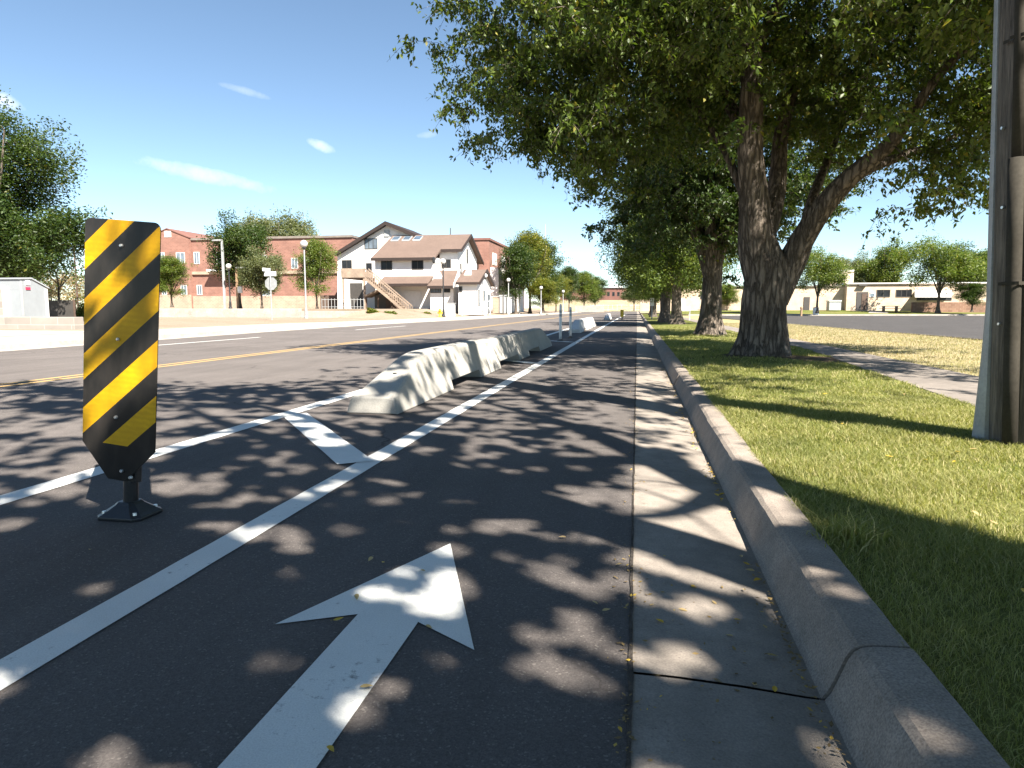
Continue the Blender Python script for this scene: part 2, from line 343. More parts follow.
def np_mesh(name, verts, faces, mat):
    me = bpy.data.meshes.new(name); verts = np.ascontiguousarray(verts, np.float32); faces = np.ascontiguousarray(faces, np.int32)
    k = faces.shape[1]; me.vertices.add(len(verts)); me.vertices.foreach_set('co', verts.ravel())
    me.loops.add(faces.size); me.loops.foreach_set('vertex_index', faces.ravel())
    me.polygons.add(len(faces)); me.polygons.foreach_set('loop_start', np.arange(0, faces.size, k, dtype=np.int32))
    me.update(calc_edges=True); me.materials.append(mat); return me

def poly_sheet(name, pts, z, mat):
    o = MB().quad(*[(x, y, z) for x, y in pts]).build(name, mat); return struct(o)

# ------------------------------------------------------------------ the setting: ground, road, pavement
struct(MB().quad((-3000, -400, -.06), (3000, -400, -.06), (3000, 4500, -.06), (-3000, 4500, -.06)).build('ground', M['land']))
# far kerb line
FC = [(-14.6, -20), (-14.8, 13), (-15.6, 25), (-15.9, 38), (-14.6, 60), (-13.4, 90), (-12.6, 130), (-12.6, 260)]
def fcx(y):
    for (x0, y0), (x1, y1) in zip(FC, FC[1:]):
        if y <= y1: return x0 + (x1 - x0) * (y - y0) / (y1 - y0)
    return FC[-1][0]
mb = MB(); ys = [-20] + [13 + 7 * i for i in range(36)]
for a, b in zip(ys, ys[1:]): mb.quad((fcx(a), a, 0), (0, a, 0), (0, b, 0), (fcx(b), b, 0))
mb.quad((-60, ys[-1], 0), (60, ys[-1], 0), (60, ys[-1] + 12, 0), (-60, ys[-1] + 12, 0))
struct(mb.build('road', M['asphalt']))
# far side kerb, pavement and ground behind it
mb = MB(); ms = MB(); mg = MB()
for a, b in zip(ys, ys[1:]):
    xa, xb = fcx(a), fcx(b)
    mb.loft([[(xa + .45, a, .004), (xa + .02, a, .015), (xa, a, .13), (xa - .2, a, .14)], [(xb + .45, b, .004), (xb + .02, b, .015), (xb, b, .13), (xb - .2, b, .14)]], closed=False)
    wa, wb = (3.4 if a < 40 else 2.4), (3.4 if b < 40 else 2.4)
    ms.quad((xa - .2 - wa, a, .15), (xa - .2, a, .14), (xb - .2, b, .14), (xb - .2 - wb, b, .15))
    mg.quad((-220, a, .146), (xa - .2 - wa, a, .146), (xb - .2 - wb, b, .146), (-220, b, .146))
struct(mb.build('far_kerb', M['walk_white'])); struct(ms.build('far_pavement', M['walk_white'])); struct(mg.build('verge', M['dirt']))
# pale concrete apron of a side street on the far left
poly_sheet('side_street', [(-60, 14), (-18.2, 14), (-18.9, 22.5), (-60, 22.5)], .156, M['walk_white'])

# gutter pan and kerb in cast lengths with open joints
JT = [-8, -4.6, 1.83, 5.62, 9.4, 13.2, 17, 20.8, 24.6, 28.4, 36, 44, 52, 60, 75, 90, 130, 250]
gp = MB(); kb = MB()
for i, (a, b) in enumerate(zip(JT, JT[1:])):
    g = .006; off = .006 if i % 2 else 0
    n = max(2, int((b - a) / (.05 if b < 14 else .3))) if b < 30 else 3
    rg = []; rk = []
    for k in range(n + 1):
        y = a + g + (b - a - 2 * g) * k / n; w = (noise.noise((y * .8, i * 3.1, 0)) * .008) + off
        dz = noise.noise((y * .6, 5.5, i)) * .004
        rg.append([(0.002 + w * .3, y, .003), (.12, y, .0015), (.30, y, -.008), (.46, y, -.022 + dz), (.50 + w, y, -.023 + dz)])
        rk.append([(.495 + w, y, -.03), (.515 + w, y, .0), (.535 + w, y, .05), (.553 + w, y, .095), (.566 + w, y, .118), (.585 + w, y, .131), (.61 + w, y, .136), (.66 + w, y, .1385), (.705 + w, y, .139), (.715 + w, y, .12), (.715 + w, y, -.03)])
    rk = [[(x + .0035 * noise.noise((y * 9, z * 30, i)) * (k > 0), y, z + (.0025 * noise.noise((y * 14, x * 40, i + 3)) - .006 * max(0, noise.noise((y * 5, x * 20, 8)) - .38) if k in (4, 5, 6, 7) else 0)) for k, (x, y, z) in enumerate(row)] for row in rk]
    gp.loft(rg, closed=False)
    # ease the ends of each length down into the joint
    for e, s in ((0, 1), (-1, -1)):
        pass
    kb.loft(rk, cap=False, closed=False)
    for r in (rk[0], rk[-1]):
        kb.quad(*[(p[0], p[1], p[2]) for p in r])
struct(gp.build('gutter_pan', M['gutter'], smooth=True)); struct(kb.build('kerb', M['kerb'], smooth=False))
mb = MB(); mb.quad((.002, -8, -.035), (.72, -8, -.035), (.72, 250, -.035), (.002, 250, -.035)); struct(mb.build('kerb_bedding', M['seam']))
# dirt filled joint between asphalt and gutter, with ragged edges
L = [[], []]
for k in range(420):
    y = -1 + (k / 420) ** 1.6 * 60
    L[0].append((-.002 - .010 * abs(noise.noise((y * 7, 1, 0))) - .010 * abs(noise.noise((y * 31, 7, 0))), y, .0045)); L[1].append((.003 + .010 * abs(noise.noise((y * 6, 3, 0))) + .010 * abs(noise.noise((y * 29, 2, 0))), y, .0065))
struct(MB().loft(L, closed=False).build('road_joint', M['seam']))

# painted markings
def strip(name, pts, w, mat, z=.004):
    mb = MB(); a = []; b = []
    for i, (x, y) in enumerate(pts):
        d = Vector((pts[min(i + 1, len(pts) - 1)][0] - pts[max(0, i - 1)][0], pts[min(i + 1, len(pts) - 1)][1] - pts[max(0, i - 1)][1])).normalized()
        nrm = Vector((-d.y, d.x)) * w / 2; e = .004 * noise.noise((x * 9, y * 9, 0))
        a.append((x + nrm.x + e, y + nrm.y, z)); b.append((x - nrm.x + e, y - nrm.y, z))
    return struct(mb.loft([a, b], closed=False).build(name, mat))
def dens(x0, y0, x1, y1, n): return [(x0 + (x1 - x0) * i / n, y0 + (y1 - y0) * i / n) for i in range(n + 1)]
strip('lane_line', dens(-1.69, -1, -1.715, 14, 80) + dens(-1.715, 14.1, -1.78, 42, 20) + [(-1.75, 70), (-1.7, 120)], .145, M['paint'])
strip('buffer_line', dens(-3.25, -1, -3.24, 44, 100), .165, M['paint'])
strip('buffer_chevron', dens(-3.17, 5.98, -1.77, 4.13, 14), .235, M['paint'], .008)
strip('buffer_crossbar', dens(-3.1, 13.6, -1.78, 12.3, 6), .22, M['paint'], .008)
strip('buffer_crossbar', dens(-3.17, 21.5, -1.8, 20.2, 6), .22, M['paint'], .008)
strip('parking_line', dens(-12.7, 16.2, -12.72, 21.8, 8), .12, M['paint'])
strip('parking_line', dens(-12.7, 30, -12.72, 37, 8), .12, M['paint'])
strip('centre_line', dens(-7.98, 2, -7.98, 60, 60) + [(-7.6, 120), (-7.4, 250)], .10, M['paint_y'])
strip('centre_line', dens(-8.22, 2, -8.22, 60, 60) + [(-7.84, 120), (-7.64, 250)], .10, M['paint_y'])
# direction arrow: head 0.66 wide, shaft 0.21
AX = -.775
arw = [(AX - .105, .35), (AX + .105, .35), (AX + .105, 2.02), (AX + .325, 1.875), (AX, 2.755), (AX - .325, 1.915), (AX - .105, 2.04)]
mb = MB(); i0 = 0
mb.quad((AX - .107, .3, .004), (AX + .105, .3, .004), (AX + .107, 2.02, .004), (AX - .105, 2.04, .004))
mb.v += [(AX + .325, 1.875, .004), (AX + .012, 2.755, .004), (AX - .335, 1.925, .004)]
mb.f += [(3, 2, 5), (2, 4, 5), (3, 5, 6)]
struct(mb.build('lane_arrow', M['paint']))

# right hand side: lawn, pavement, dry lawn, parking lot
def sheet_grid(name, x0f, x1f, y0, y1, ny, nx, zf, mat):
    mb = MB(); rows = []
    for j in range(ny + 1):
        y = y0 + (y1 - y0) * (j / ny) ** 1.5; a, b = x0f(y), x1f(y)
        rows.append([(a + (b - a) * i / nx, y, zf(a + (b - a) * i / nx, y)) for i in range(nx + 1)])
    return struct(mb.loft(rows, closed=False).build(name, mat, smooth=True))
def wn(y): return 2.75 + .75 * min(1, max(0, (y - 4) / 11))
def wf(y): return 4.2 + .1 * min(1, max(0, (y - 4) / 11))
def lawnz(x, y):
    z = .112 + .02 * noise.noise((x * .9, y * .9, 0)) * min(1, (x - .7) * 2) + .02 * min(1, max(0, (x - .7) / 1.2))
    for (tx, ty) in ((2.15, 12.85), (2.18, 21.9)):
        z += .07 * math.exp(-((x - tx) ** 2 + (y - ty) ** 2) / .8)
    return z
sheet_grid('lawn', lambda y: .718, wn, -4, 120, 110, 16, lawnz, M['lawn'])
mb = MB(); mbj = []
yy = [-4 + 1.5 * i for i in range(60)] + [100, 125]
for a, b in zip(yy, yy[1:]):
    g = .008
    mb.prism([(wn(a), a + g, .03), (wf(a), a + g, .03), (wf(b), b - g, .03), (wn(b), b - g, .03)][::-1], (0, 0, .115))
struct(mb.build('pavement', M['walk'], bevel=.006))
def lotx(y): return 9.35 - 1.15 * (y - 20.7) / 19.1 if y < 60 else 7.0
sheet_grid('dry_lawn', wf, lotx, -4, 84, 50, 10, lambda x, y: .125 + .02 * noise.noise((x * .5, y * .5, 0)), M['dry'])
mb = MB(); mb.quad(*[(lotx(y), y, .10) for y in (-4, 20, 40)], (7.0, 84, .10), *[(lotx(y) + 0, y, .10) for y in ()], (16, 85.5, .10), (75, 96, .10), (90, 40, .10), (60, -4, .10))
struct(mb.build('parking_lot', M['lot']))
# low kerb along the lot's near edge and a pale kerb at its far edge
mb = MB()
for a, b in zip(range(-4, 58, 4), range(0, 62, 4)):
    mb.prism([(lotx(a) - .14, a, .05), (lotx(a) + .002, a, .05), (lotx(b) + .002, b, .05), (lotx(b) - .14, b, .05)][::-1], (0, 0, .10))
struct(mb.build('lot_kerb', M['seam']))
FK = [(6, 84.2), (16, 85.7), (40, 89.8), (80, 96.5)]
mb = MB()
for (x0, y0), (x1, y1) in zip(FK, FK[1:]): mb.prism([(x0, y0, .05), (x1, y1, .05), (x1, y1 + .9, .05), (x0, y0 + .9, .05)][::-1], (0, 0, .22))
struct(mb.build('lot_far_kerb', M['walk_white']))
mb = MB(); mb.quad((3.6, 85.1, .2), (6, 85.1, .26), (16, 86.6, .26), (40, 90.7, .26), (80, 97.4, .26), (90, 112, .7), (40, 104, .7), (16, 99, .7), (3.6, 98, .6))
struct(mb.build('far_lawn', M['lawn']))
# raised terrace behind the low retaining wall on the left
TX0, TX1 = WX(120, 58.4), WX(389, 58.4)
TXE = WX(366, 58.4)
mb = MB(); mb.prism([(-170, 58.4, -.1), (TXE + 6.5, 58.4, -.1), (TXE + 5.5, 58.4, .15), (TXE + 2.5, 58.4, .55), (TXE, 58.4, .90), (-170, 58.4, .90)], (0, 92, 0)); struct(mb.build('terrace', M['dirt']))
mb = MB(); mb.prism([(TXE - .3, 58.4, .82), (TXE + 5.5, 58.4, .14), (TXE + 5.5, 55.2, .142), (TXE - 1.5, 55.2, .142)], (0, .02, -.02)); struct(mb.build('bank', M['dirt']))

# ------------------------------------------------------------------ trees
def leaves_np(C, size, drop, r, up=.0):
    n = len(C); ax = r.normal(size=(n, 3)); ax[:, 2] = ax[:, 2] * .5 - drop; ax /= np.linalg.norm(ax, axis=1)[:, None]
    sd = np.cross(ax, r.normal(size=(n, 3)) * .6 + np.array([0, 0, 1.0])); sd /= np.linalg.norm(sd, axis=1)[:, None] + 1e-6
    nn = np.cross(ax, sd); L = size * r.uniform(.65, 1.25, n)[:, None]; wd_ = L * r.uniform(.20, .29, n)[:, None]
    base = C - ax * L * .5; mid = base + ax * L * .42 - nn * wd_ * .35
    V = np.stack([base, mid + sd * wd_, base + ax * L, mid - sd * wd_, base + ax * L * .45], 1)
    V[:, 4] = base + ax * L * .45
    V = np.stack([base, mid + sd * wd_, base + ax * L, mid - sd * wd_], 1).reshape(-1, 3)
    i = np.arange(n)[:, None] * 4
    Fc = np.concatenate([i + np.array([[0, 1, 2]]), i + np.array([[0, 2, 3]])], 1).reshape(-1, 3)
    return V, Fc

class Tubes:
    def __init__(s): s.V = []; s.F = []; s.n = 0
    def add(s, pts, rad, sides, rough=0.0, seed=0, flare=None):
        pts = [Vector(p) for p in pts]; pn = None; m = len(pts)
        for k, p in enumerate(pts):
            d = (pts[min(k + 1, m - 1)] - pts[max(k - 1, 0)]).normalized()
            if pn is None: pn = d.orthogonal().normalized() if abs(d.z) < .9 else Vector((1, 0, 0))
            pn = (pn - d * pn.dot(d)).normalized(); b = d.cross(pn)
            for j in range(sides):
                a = 2 * math.pi * j / sides; q = pn * math.cos(a) + b * math.sin(a); rr = rad[k]
                if rough:
                    w = p + q * rr
                    rr *= 1 + rough * (noise.noise((math.cos(a) * 2.2, math.sin(a) * 2.2 + seed, p.z * .55)) * 1.3 + noise.noise((math.cos(a) * 6.5, math.sin(a) * 6.5 + seed, p.z * .9)) * .55 + noise.noise((math.cos(a) * 15, math.sin(a) * 15, p.z * 2.0 + seed)) * .28)
                    if flare and p.z < flare[1]:
                        e = (1 - p.z / flare[1]) ** 2
                        rr *= 1 + flare[0] * e * (.55 + .75 * abs(math.sin(a * 2.5 + seed)) + .4 * noise.noise((math.cos(a) * 3, math.sin(a) * 3, seed)))
                s.V.append(tuple(p + q * rr))
        for k in range(m - 1):
            o = s.n + k * sides
            for j in range(sides): s.F.append((o + j, o + (j + 1) % sides, o + sides + (j + 1) % sides, o + sides + j))
        s.n += m * sides
def spline(pts, n):
    P = [Vector(p) for p in pts]; out_ = []
    for i in range(len(P) - 1):
        p0 = P[max(0, i - 1)]; p1 = P[i]; p2 = P[i + 1]; p3 = P[min(len(P) - 1, i + 2)]
        for k in range(n):
            t = k / n; out_.append(.5 * ((2 * p1) + (p2 - p0) * t + (2 * p0 - 5 * p1 + 4 * p2 - p3) * t * t + (3 * p1 - p0 - 3 * p2 + p3) * t ** 3))
    out_.append(P[-1]); return out_
def lerp_r(rs, n):
    o = []
    for a, b in zip(rs, rs[1:]): o += [a + (b - a) * k / n for k in range(n)]
    return o + [rs[-1]]

def grow(seed, limbs, ell, n_bough, n_cl, lpc, leaf, spread=.34, drop=.55, bough_r=.85, reject=None, sides=9, rough=.12, flare=(.5, .9), twigs=True, trunk_sides=None, shell=.42, openings=None, sprays=0):
    """limbs: list of (points, radii); the first is the trunk.  Returns trunk and crown arrays, local coordinates."""
    r = np.random.default_rng(seed); T = Tubes(); nodes = []; nr = []
    for li, (pts, rs) in enumerate(limbs):
        n = 6; sp = spline(pts, n); rr = lerp_r(rs, n)
        sd_ = (trunk_sides or 20) if li == 0 else max(8, sides)
        if li > 0 and trunk_sides and rs[0] > .1: sd_ = trunk_sides // 2
        if li == 0:
            sp2 = []; rr2 = []
            for i in range(len(sp) - 1):
                for k in range(3): sp2.append(sp[i].lerp(sp[i + 1], k / 3)); rr2.append(rr[i] + (rr[i + 1] - rr[i]) * k / 3)
            sp, rr = sp2 + [sp[-1]], rr2 + [rr[-1]]
        T.add(sp, rr, sd_, rough, seed * 1.7 + li, flare if li == 0 else None)
        st = int(len(sp) * (.75 if li == 0 else .3))
        for p, q in list(zip(sp, rr))[st:]: nodes.append(tuple(p)); nr.append(q)
    vol = np.array([a[1][0] * a[1][1] * a[1][2] for a in ell]); vol = vol / vol.sum()
    def inside(n_, sh):
        k = r.choice(len(ell), n_, p=vol); d = r.normal(size=(n_, 3)); d /= np.linalg.norm(d, axis=1)[:, None]
        u = r.uniform(0, 1, n_) ** sh; c = np.array([ell[i][0] for i in k]); q = np.array([ell[i][1] for i in k]); return c + d * q * u[:, None]
    B = inside(n_bough, shell)
    kb_ = r.integers(0, n_bough, n_cl); Cl = B[kb_] + r.normal(size=(n_cl, 3)) * bough_r * np.array([1, 1, .62])
    if reject is not None: Cl = np.array([c for c in Cl if not reject(c)])
    nodes = [np.array(p) for p in nodes]
    NA = np.array(nodes); D = np.array([np.min(np.linalg.norm(NA - c, axis=1)) for c in Cl]); order = np.argsort(D)
    buf = np.zeros((len(nodes) + len(Cl) * 3 + 10, 3)); buf[:len(nodes)] = NA; cnt = len(nodes); rad = list(nr)
    if twigs:
        for ci in order:
            c = Cl[ci]; dd = np.linalg.norm(buf[:cnt] - c, axis=1) + np.maximum(0, buf[:cnt, 2] - c[2]) * .25; j = int(np.argmin(dd)); p = buf[j].copy(); ln = float(np.linalg.norm(c - p))
            r0 = min(rad[j] * .7, .012 + .014 * ln); bend = np.array([0, 0, .16 * ln]) + r.normal(size=3) * .07 * ln
            P = [p, p + (c - p) * .4 + bend, p + (c - p) * .75 + bend * .7, c]
            if ln > .05 or not len(T.V): T.add(P, [r0, r0 * .72, r0 * .5, r0 * .3], 4 if r0 < .03 else 6)
            for q, w in zip(P[1:], (.72, .5, .35)): buf[cnt] = q; cnt += 1; rad.append(r0 * w)
    k = r.poisson(lpc, len(Cl)); idx = np.repeat(np.arange(len(Cl)), k)
    if sprays:
        sd_ = r.normal(size=(len(Cl), sprays, 3)); sd_[:, :, 2] = sd_[:, :, 2] * .45 - .25; sd_ /= np.linalg.norm(sd_, axis=2)[:, :, None]; sl_ = r.uniform(.28, .62, (len(Cl), sprays))
        js = r.integers(0, sprays, len(idx)); tt = r.uniform(.05, 1.0, len(idx)); D_ = sd_[idx, js] * (sl_[idx, js] * tt)[:, None]; D_[:, 2] -= .22 * tt ** 2 * sl_[idx, js]
        Lc = Cl[idx] + D_ + np.clip(r.normal(size=(len(idx), 3)), -1.5, 1.5) * .055
        for ci in range(len(Cl)):
            c = Cl[ci]
            for j in range(sprays):
                if openings is not None and not openings((c + sd_[ci, j] * sl_[ci, j] * .6)[None, :])[0]: continue
                q = c + sd_[ci, j] * sl_[ci, j]; T.add([c, c + sd_[ci, j] * sl_[ci, j] * .5, q + np.array([0, 0, -.22 * sl_[ci, j]])], [.0045, .0035, .002], 3)
    else: Lc = Cl[idx] + np.clip(r.normal(size=(len(idx), 3)), -1.7, 1.7) * spread * np.array([1, 1, .9])
    if openings is not None: Lc = Lc[openings(Lc)]
    LV, LF = leaves_np(Lc, leaf, drop, r)
    return (np.array(T.V), np.array(T.F)), (LV, LF)

def tree_meshes(name, res, bark, leaf):
    (tv, tf), (lv, lf) = res
    a = np_mesh('trunk', tv, tf, bark); a.polygons.foreach_set('use_smooth', [True] * len(a.polygons))
    return a, np_mesh('crown', lv, lf, leaf)
def plant(name, meshes, loc, label, group=None, rot=0, sc=1.0, leafmat=None, cat='tree', szz=None):
    t = thing(name, loc, label, cat, group); t.rotation_euler = (0, 0, rot); t.scale = (sc, sc, szz or sc)
    for nm, me in zip(('trunk', 'crown'), meshes):
        o = bpy.data.objects.new(nm, me); COL.objects.link(o); o.parent = t
        if nm == 'crown' and leafmat: o.material_slots[0].link = 'OBJECT'; o.material_slots[0].material = leafmat
    return t
ROWG = 'street trees in the grass strip on the right'

# --- the big tree at mid right, limbs as photographed
B1 = Vector((2.17, 12.85, .12))
def L1(px, py, dy=0): p = W(px, py, B1.y + dy); return tuple(Vector(p) - B1)
def z0(p): return (p[0], p[1], p[2])
limbs1 = [
 ([(0, 0, -.12), (0.02, 0, .35), (0.0, 0, .9), L1(766, 285), L1(766, 262), L1(768, 235)], [.45, .39, .365, .38, .33, .10]),
 ([L1(768, 300), L1(757, 250), L1(754, 205, -.1), L1(750, 150, -.2), L1(752, 80, -.3), L1(748, 0, -.3), L1(742, -110, .2), L1(735, -210, .3)], [.30, .30, .25, .21, .17, .135, .09, .04]),
 ([L1(757, 235), L1(738, 180, .2), L1(705, 120, .6), L1(650, 70, .9), L1(590, 40, 1.0)], [.12, .075, .05, .03, .015]),
 ([L1(772, 300), L1(790, 262, .05), L1(820, 212, -.2), L1(850, 178, -.4), L1(893, 140, -.7), L1(935, 80, -1.0), L1(985, 30, -1.4)], [.25, .22, .175, .145, .11, .07, .03]),
 ([L1(776, 300, .2), L1(795, 262, .5), L1(806, 235, .9), L1(812, 200, 1.6), L1(835, 140, 2.4), L1(860, 60, 3.0)], [.22, .19, .15, .10, .07, .03]),
 ([L1(762, 240, .2), L1(777, 190, .6), L1(782, 130, .9), L1(800, 60, 1.2), L1(815, -40, 1.4), L1(820, -130, 1.4)], [.20, .16, .13, .10, .07, .03]),
 ([L1(838, 190, -.3), L1(870, 168, .3), L1(920, 150, .8), L1(970, 130, 1.2)], [.11, .09, .06, .03]),
 ([L1(750, 140), L1(700, 60, 1.0), L1(640, 0, 2.0), L1(560, -40, 3.0)], [.12, .09, .06, .03]),
 ([L1(752, 60), L1(790, -20, -1), L1(840, -80, -2.2), L1(880, -100, -3)], [.10, .08, .06, .03]),
]
def rej1(c):
    x, y, z = c + np.array(B1)
    v = Vector((x, y, z - EYE)); d = v.dot(FW)
    if d < 2: return True
    px = CX + F * v.dot(RT) / d; py = CY - F * v.dot(UP) / d
    # the crown's ragged underside: high over the road on the left, lower on the right, open round the fork
    low = np.interp(px, [340, 385, 400, 425, 455, 480, 520, 570, 600, 650, 700, 740, 790, 830, 870, 900, 960, 1010, 1060], [-120, -40, 18, 60, 112, 138, 150, 172, 195, 205, 190, 140, 130, 165, 222, 212, 205, 200, 120])
    if c[1] < .5: low = min(low, np.interp(px, [735, 760, 800, 840, 875, 905, 940], [400, 128, 105, 112, 128, 150, 400]))
    return py > low + 14 * noise.noise((px * .02, py * .02, 3)) 
ell1 = [((.1, -.2, 6.3), (4.9, 4.8, 3.6)), ((-2.9, -.5, 5.0), (2.6, 2.8, 2.0)), ((-3.5, -.5, 5.6), (1.9, 2.3, 1.7)), ((-3.0, .6, 4.6), (2.2, 2.2, 1.4)), ((2.9, .0, 4.6), (2.9, 2.8, 2.1)), ((4.2, .6, 4.2), (1.8, 2.0, 1.6)), ((3.2, -3.6, 5.4), (2.3, 2.1, 1.7)), ((3.6, -5.4, 6.0), (2.2, 2.4, 1.5)), ((-4.2, -.6, 6.2), (1.5, 2.2, 1.4)), ((0, 0, 8.6), (3.4, 3.4, 2.2))]  # lobes towards the camera, mostly out of frame, added to shade trunk and grass
res = grow(11, limbs1, ell1, 180, 3000, 100, .102, reject=rej1, sprays=6, trunk_sides=44, spread=.22, drop=1.0, bough_r=.66, flare=(.24, .85), rough=.13)
plant('street_tree', tree_meshes('street_tree', res, M['bark'], M['leaf']), B1, 'largest street tree, thick forked trunk and spreading crown, nearest on the grass strip', ROWG)

# --- the neighbour just outside the frame on the right: its crown and trunk throw the shade in the foreground
B0 = Vector((3.02, .56, .12))
limbs0 = [([(0, 0, -.12), (0, 0, .5), (0, 0, 1.2), (0, 0, 1.9)], [.44, .36, .34, .36]),
 ([(0, 0, 1.6), (.05, .05, 2.5), (.12, .2, 3.4), (.32, .45, 4.7), (.5, .9, 6.2), (.6, 1.0, 8)], [.25, .21, .17, .14, .1, .04]),
 ([(0, 0, 1.6), (-.12, -.12, 2.5), (-.28, -.3, 3.6), (-.45, -.5, 4.8), (-1.0, -.6, 6.3), (-1.3, -.8, 8.2), (-1.4, -.9, 10)], [.27, .22, .19, .16, .13, .08, .03]),
 ([(-.3, -.3, 3.6), (-1.2, .3, 4.9), (-2.2, 1.2, 5.9), (-3.4, 1.8, 6.8)], [.13, .1, .07, .03]),
 ([(-.4, -.45, 4.6), (-1.4, -1.5, 5.6), (-2.6, -2.4, 6.6), (-3.4, -2.8, 7.2)], [.12, .1, .06, .03]),
 ([(.2, .3, 4.2), (.9, -.6, 5.4), (1.4, -1.8, 6.6), (1.6, -2.6, 7.6)], [.1, .08, .05, .03])]
def gp_(px, py):
    d = ray(px, py); t = -EYE / d.z; return d.x * t, d.y * t
# how much of the ground this crown is shaped to leave in the sun, read at ground points (rows: distance, columns: across)
LROW = [345, 379, 391, 415, 445, 470, 500, 540, 600, 680, 768]
LCOL = [0, 90, 160, 230, 300, 340, 400, 500, 600, 640, 700, 760, 850, 1024]
LTAB = [[1, 1, 1, 1, 1, 1, 1, 1, 1, .7, .3, .25, .45, .7],
 [1, 1, 1, 1, .9, .7, .5, .3, .3, .4, .25, .22, .3, .6],
 [.12, .12, .3, .15, .15, .5, .5, .35, .3, .4, .3, .25, .35, .8],
 [.75, .6, .6, .75, .7, .35, .3, .35, .35, .45, .45, .5, .75, .95],
 [.5, .4, .2, .2, .4, .35, .3, .35, .35, .4, .5, .85, .95, .98],
 [.35, .4, .3, .4, .35, .3, .4, .35, .35, .7, .95, .97, .98, .98],
 [.55, .55, .5, .5, .3, .2, .2, .35, .5, .94, .97, .95, .95, .95],
 [.08, .08, .12, .2, .2, .15, .25, .32, .45, .96, .97, .75, .35, .8],
 [.03, .03, .03, .04, .1, .1, .22, .25, .25, .5, .5, .15, .05, .05],
 [.05, .05, .05, .1, .2, .2, .2, .2, .2, .15, .12, .1, .03, .03],
 [.1, .1, .1, .1, .15, .15, .15, .15, .15, .1, .08, .05, .03, .03]]
LTAB = np.array(LTAB); LTAB[8:] *= .9; LTAB[4:7, :3] = np.maximum(LTAB[4:7, :3], .55)
def lit(px, py):
    if not (-60 < px < 1100) or py > 800: return .12
    py = min(max(py, 345), 768); px = min(max(px, 0), 1024); j = np.searchsorted(LROW, py, 'right') - 1; j = min(j, len(LROW) - 2); u = (py - LROW[j]) / (LROW[j + 1] - LROW[j])
    return float(np.interp(px, LCOL, LTAB[j]) * (1 - u) + np.interp(px, LCOL, LTAB[j + 1]) * u)
rr0 = np.random.default_rng(5)
def rej0(c):
    x, y, z = c + np.array(B0)
    v = Vector((x, y, z - EYE)); d = v.dot(FW)
    if d > .3:
        px = CX + F * v.dot(RT) / d; py = CY - F * v.dot(UP) / d
        if py > -60 and -150 < px < 1170: return True
    gx, gy = x + SHX * z, y + SHY * z
    if gx + gy > 4.3 and gx > .75 and gy < 6.0: return True
    v = Vector((gx, gy, -EYE)); d = v.dot(FW)
    if d < .3: return False
    l_ = lit(CX + F * v.dot(RT) / d, CY - F * v.dot(UP) / d)
    return l_ > .88
# round openings cut through the crown along the sun's rays, placing the sun flecks
gx0, gx1, gy0, gy1, gs = -9.5, 3.6, .2, 14.0, .02
NXg, NYg = int((gx1 - gx0) / gs), int((gy1 - gy0) / gs); OPEN = np.zeros((NXg, NYg), bool)
sdir = np.array([SHX, SHY]) / math.hypot(SHX, SHY)
for _ in range(150000):
    x, y = gx0 + (gx1 - gx0) * rr0.uniform(), gy0 + (gy1 - gy0) * rr0.uniform()
    v = Vector((x, y, -EYE)); d = v.dot(FW)
    if d < .4: continue
    l_ = lit(CX + F * v.dot(RT) / d, CY - F * v.dot(UP) / d)
    n_ = noise.noise((x * 1.9, y * 1.9, 2)) * 1.0 + noise.noise((x * 4.3, y * 4.3, 5)) * .7
    rad = .024 + .026 * rr0.uniform() if rr0.uniform() < .72 else .036 + .036 * rr0.uniform()
    want = -math.log(1 - min(l_, .93)) * .62 * max(.30, 1.0 + 1.7 * n_) * (gx1 - gx0) * (gy1 - gy0) / (math.pi * .045 ** 2 * 1.40) / 150000
    if rr0.uniform() > want: continue
    rad += .030; e = rad * 1.5; i0, i1, j0, j1 = [int(q) for q in ((x - e - gx0) / gs, (x + e - gx0) / gs, (y - e - gy0) / gs, (y + e - gy0) / gs)]
    i0, j0 = max(i0, 0), max(j0, 0); i1, j1 = min(i1, NXg - 1), min(j1, NYg - 1)
    I, J = np.mgrid[i0:i1 + 1, j0:j1 + 1]; px_, py_ = gx0 + (I + .5) * gs - x, gy0 + (J + .5) * gs - y
    al = px_ * sdir[0] + py_ * sdir[1]; ac = -px_ * sdir[1] + py_ * sdir[0]
    OPEN[i0:i1 + 1, j0:j1 + 1] |= (al / (rad * 1.4)) ** 2 + (ac / rad) ** 2 < 1
def openings0(L_):
    G = L_ + np.array(B0); keep = np.ones(len(G), bool); zz_ = G[:, 2]
    for t_ in (0.0,):
        i = ((G[:, 0] + SHX * zz_ + t_ * 1.0 - gx0) / gs).astype(int); j = ((G[:, 1] + SHY * zz_ - t_ - gy0) / gs).astype(int)
        ok = (i >= 0) & (i < NXg) & (j >= 0) & (j < NYg); keep &= ~(ok & OPEN[np.clip(i, 0, NXg - 1), np.clip(j, 0, NYg - 1)])
    return keep
ell0 = [((-1.0, -.6, 7.0), (4.4, 4.6, 3.6)), ((-2.4, .6, 6.6), (3.2, 3.4, 2.6)), ((-.6, -2.4, 6.4), (3.2, 3.0, 2.8)), ((-2.0, -.6, 10.0), (3.6, 3.4, 2.2)), ((1.8, -2.8, 6.0), (2.6, 2.4, 2.2)), ((-.8, -3.6, 7), (3.4, 3, 3)), ((2.3, 3.5, 5.8), (2.1, 2.2, 1.5)), ((-3.8, 2.0, 8.6), (2.6, 2.6, 2.0))]
res = grow(23, limbs0, ell0, 170, 3400, 84, .115, reject=rej0, sprays=5, openings=openings0, trunk_sides=36, spread=.27, drop=.8, bough_r=.75)
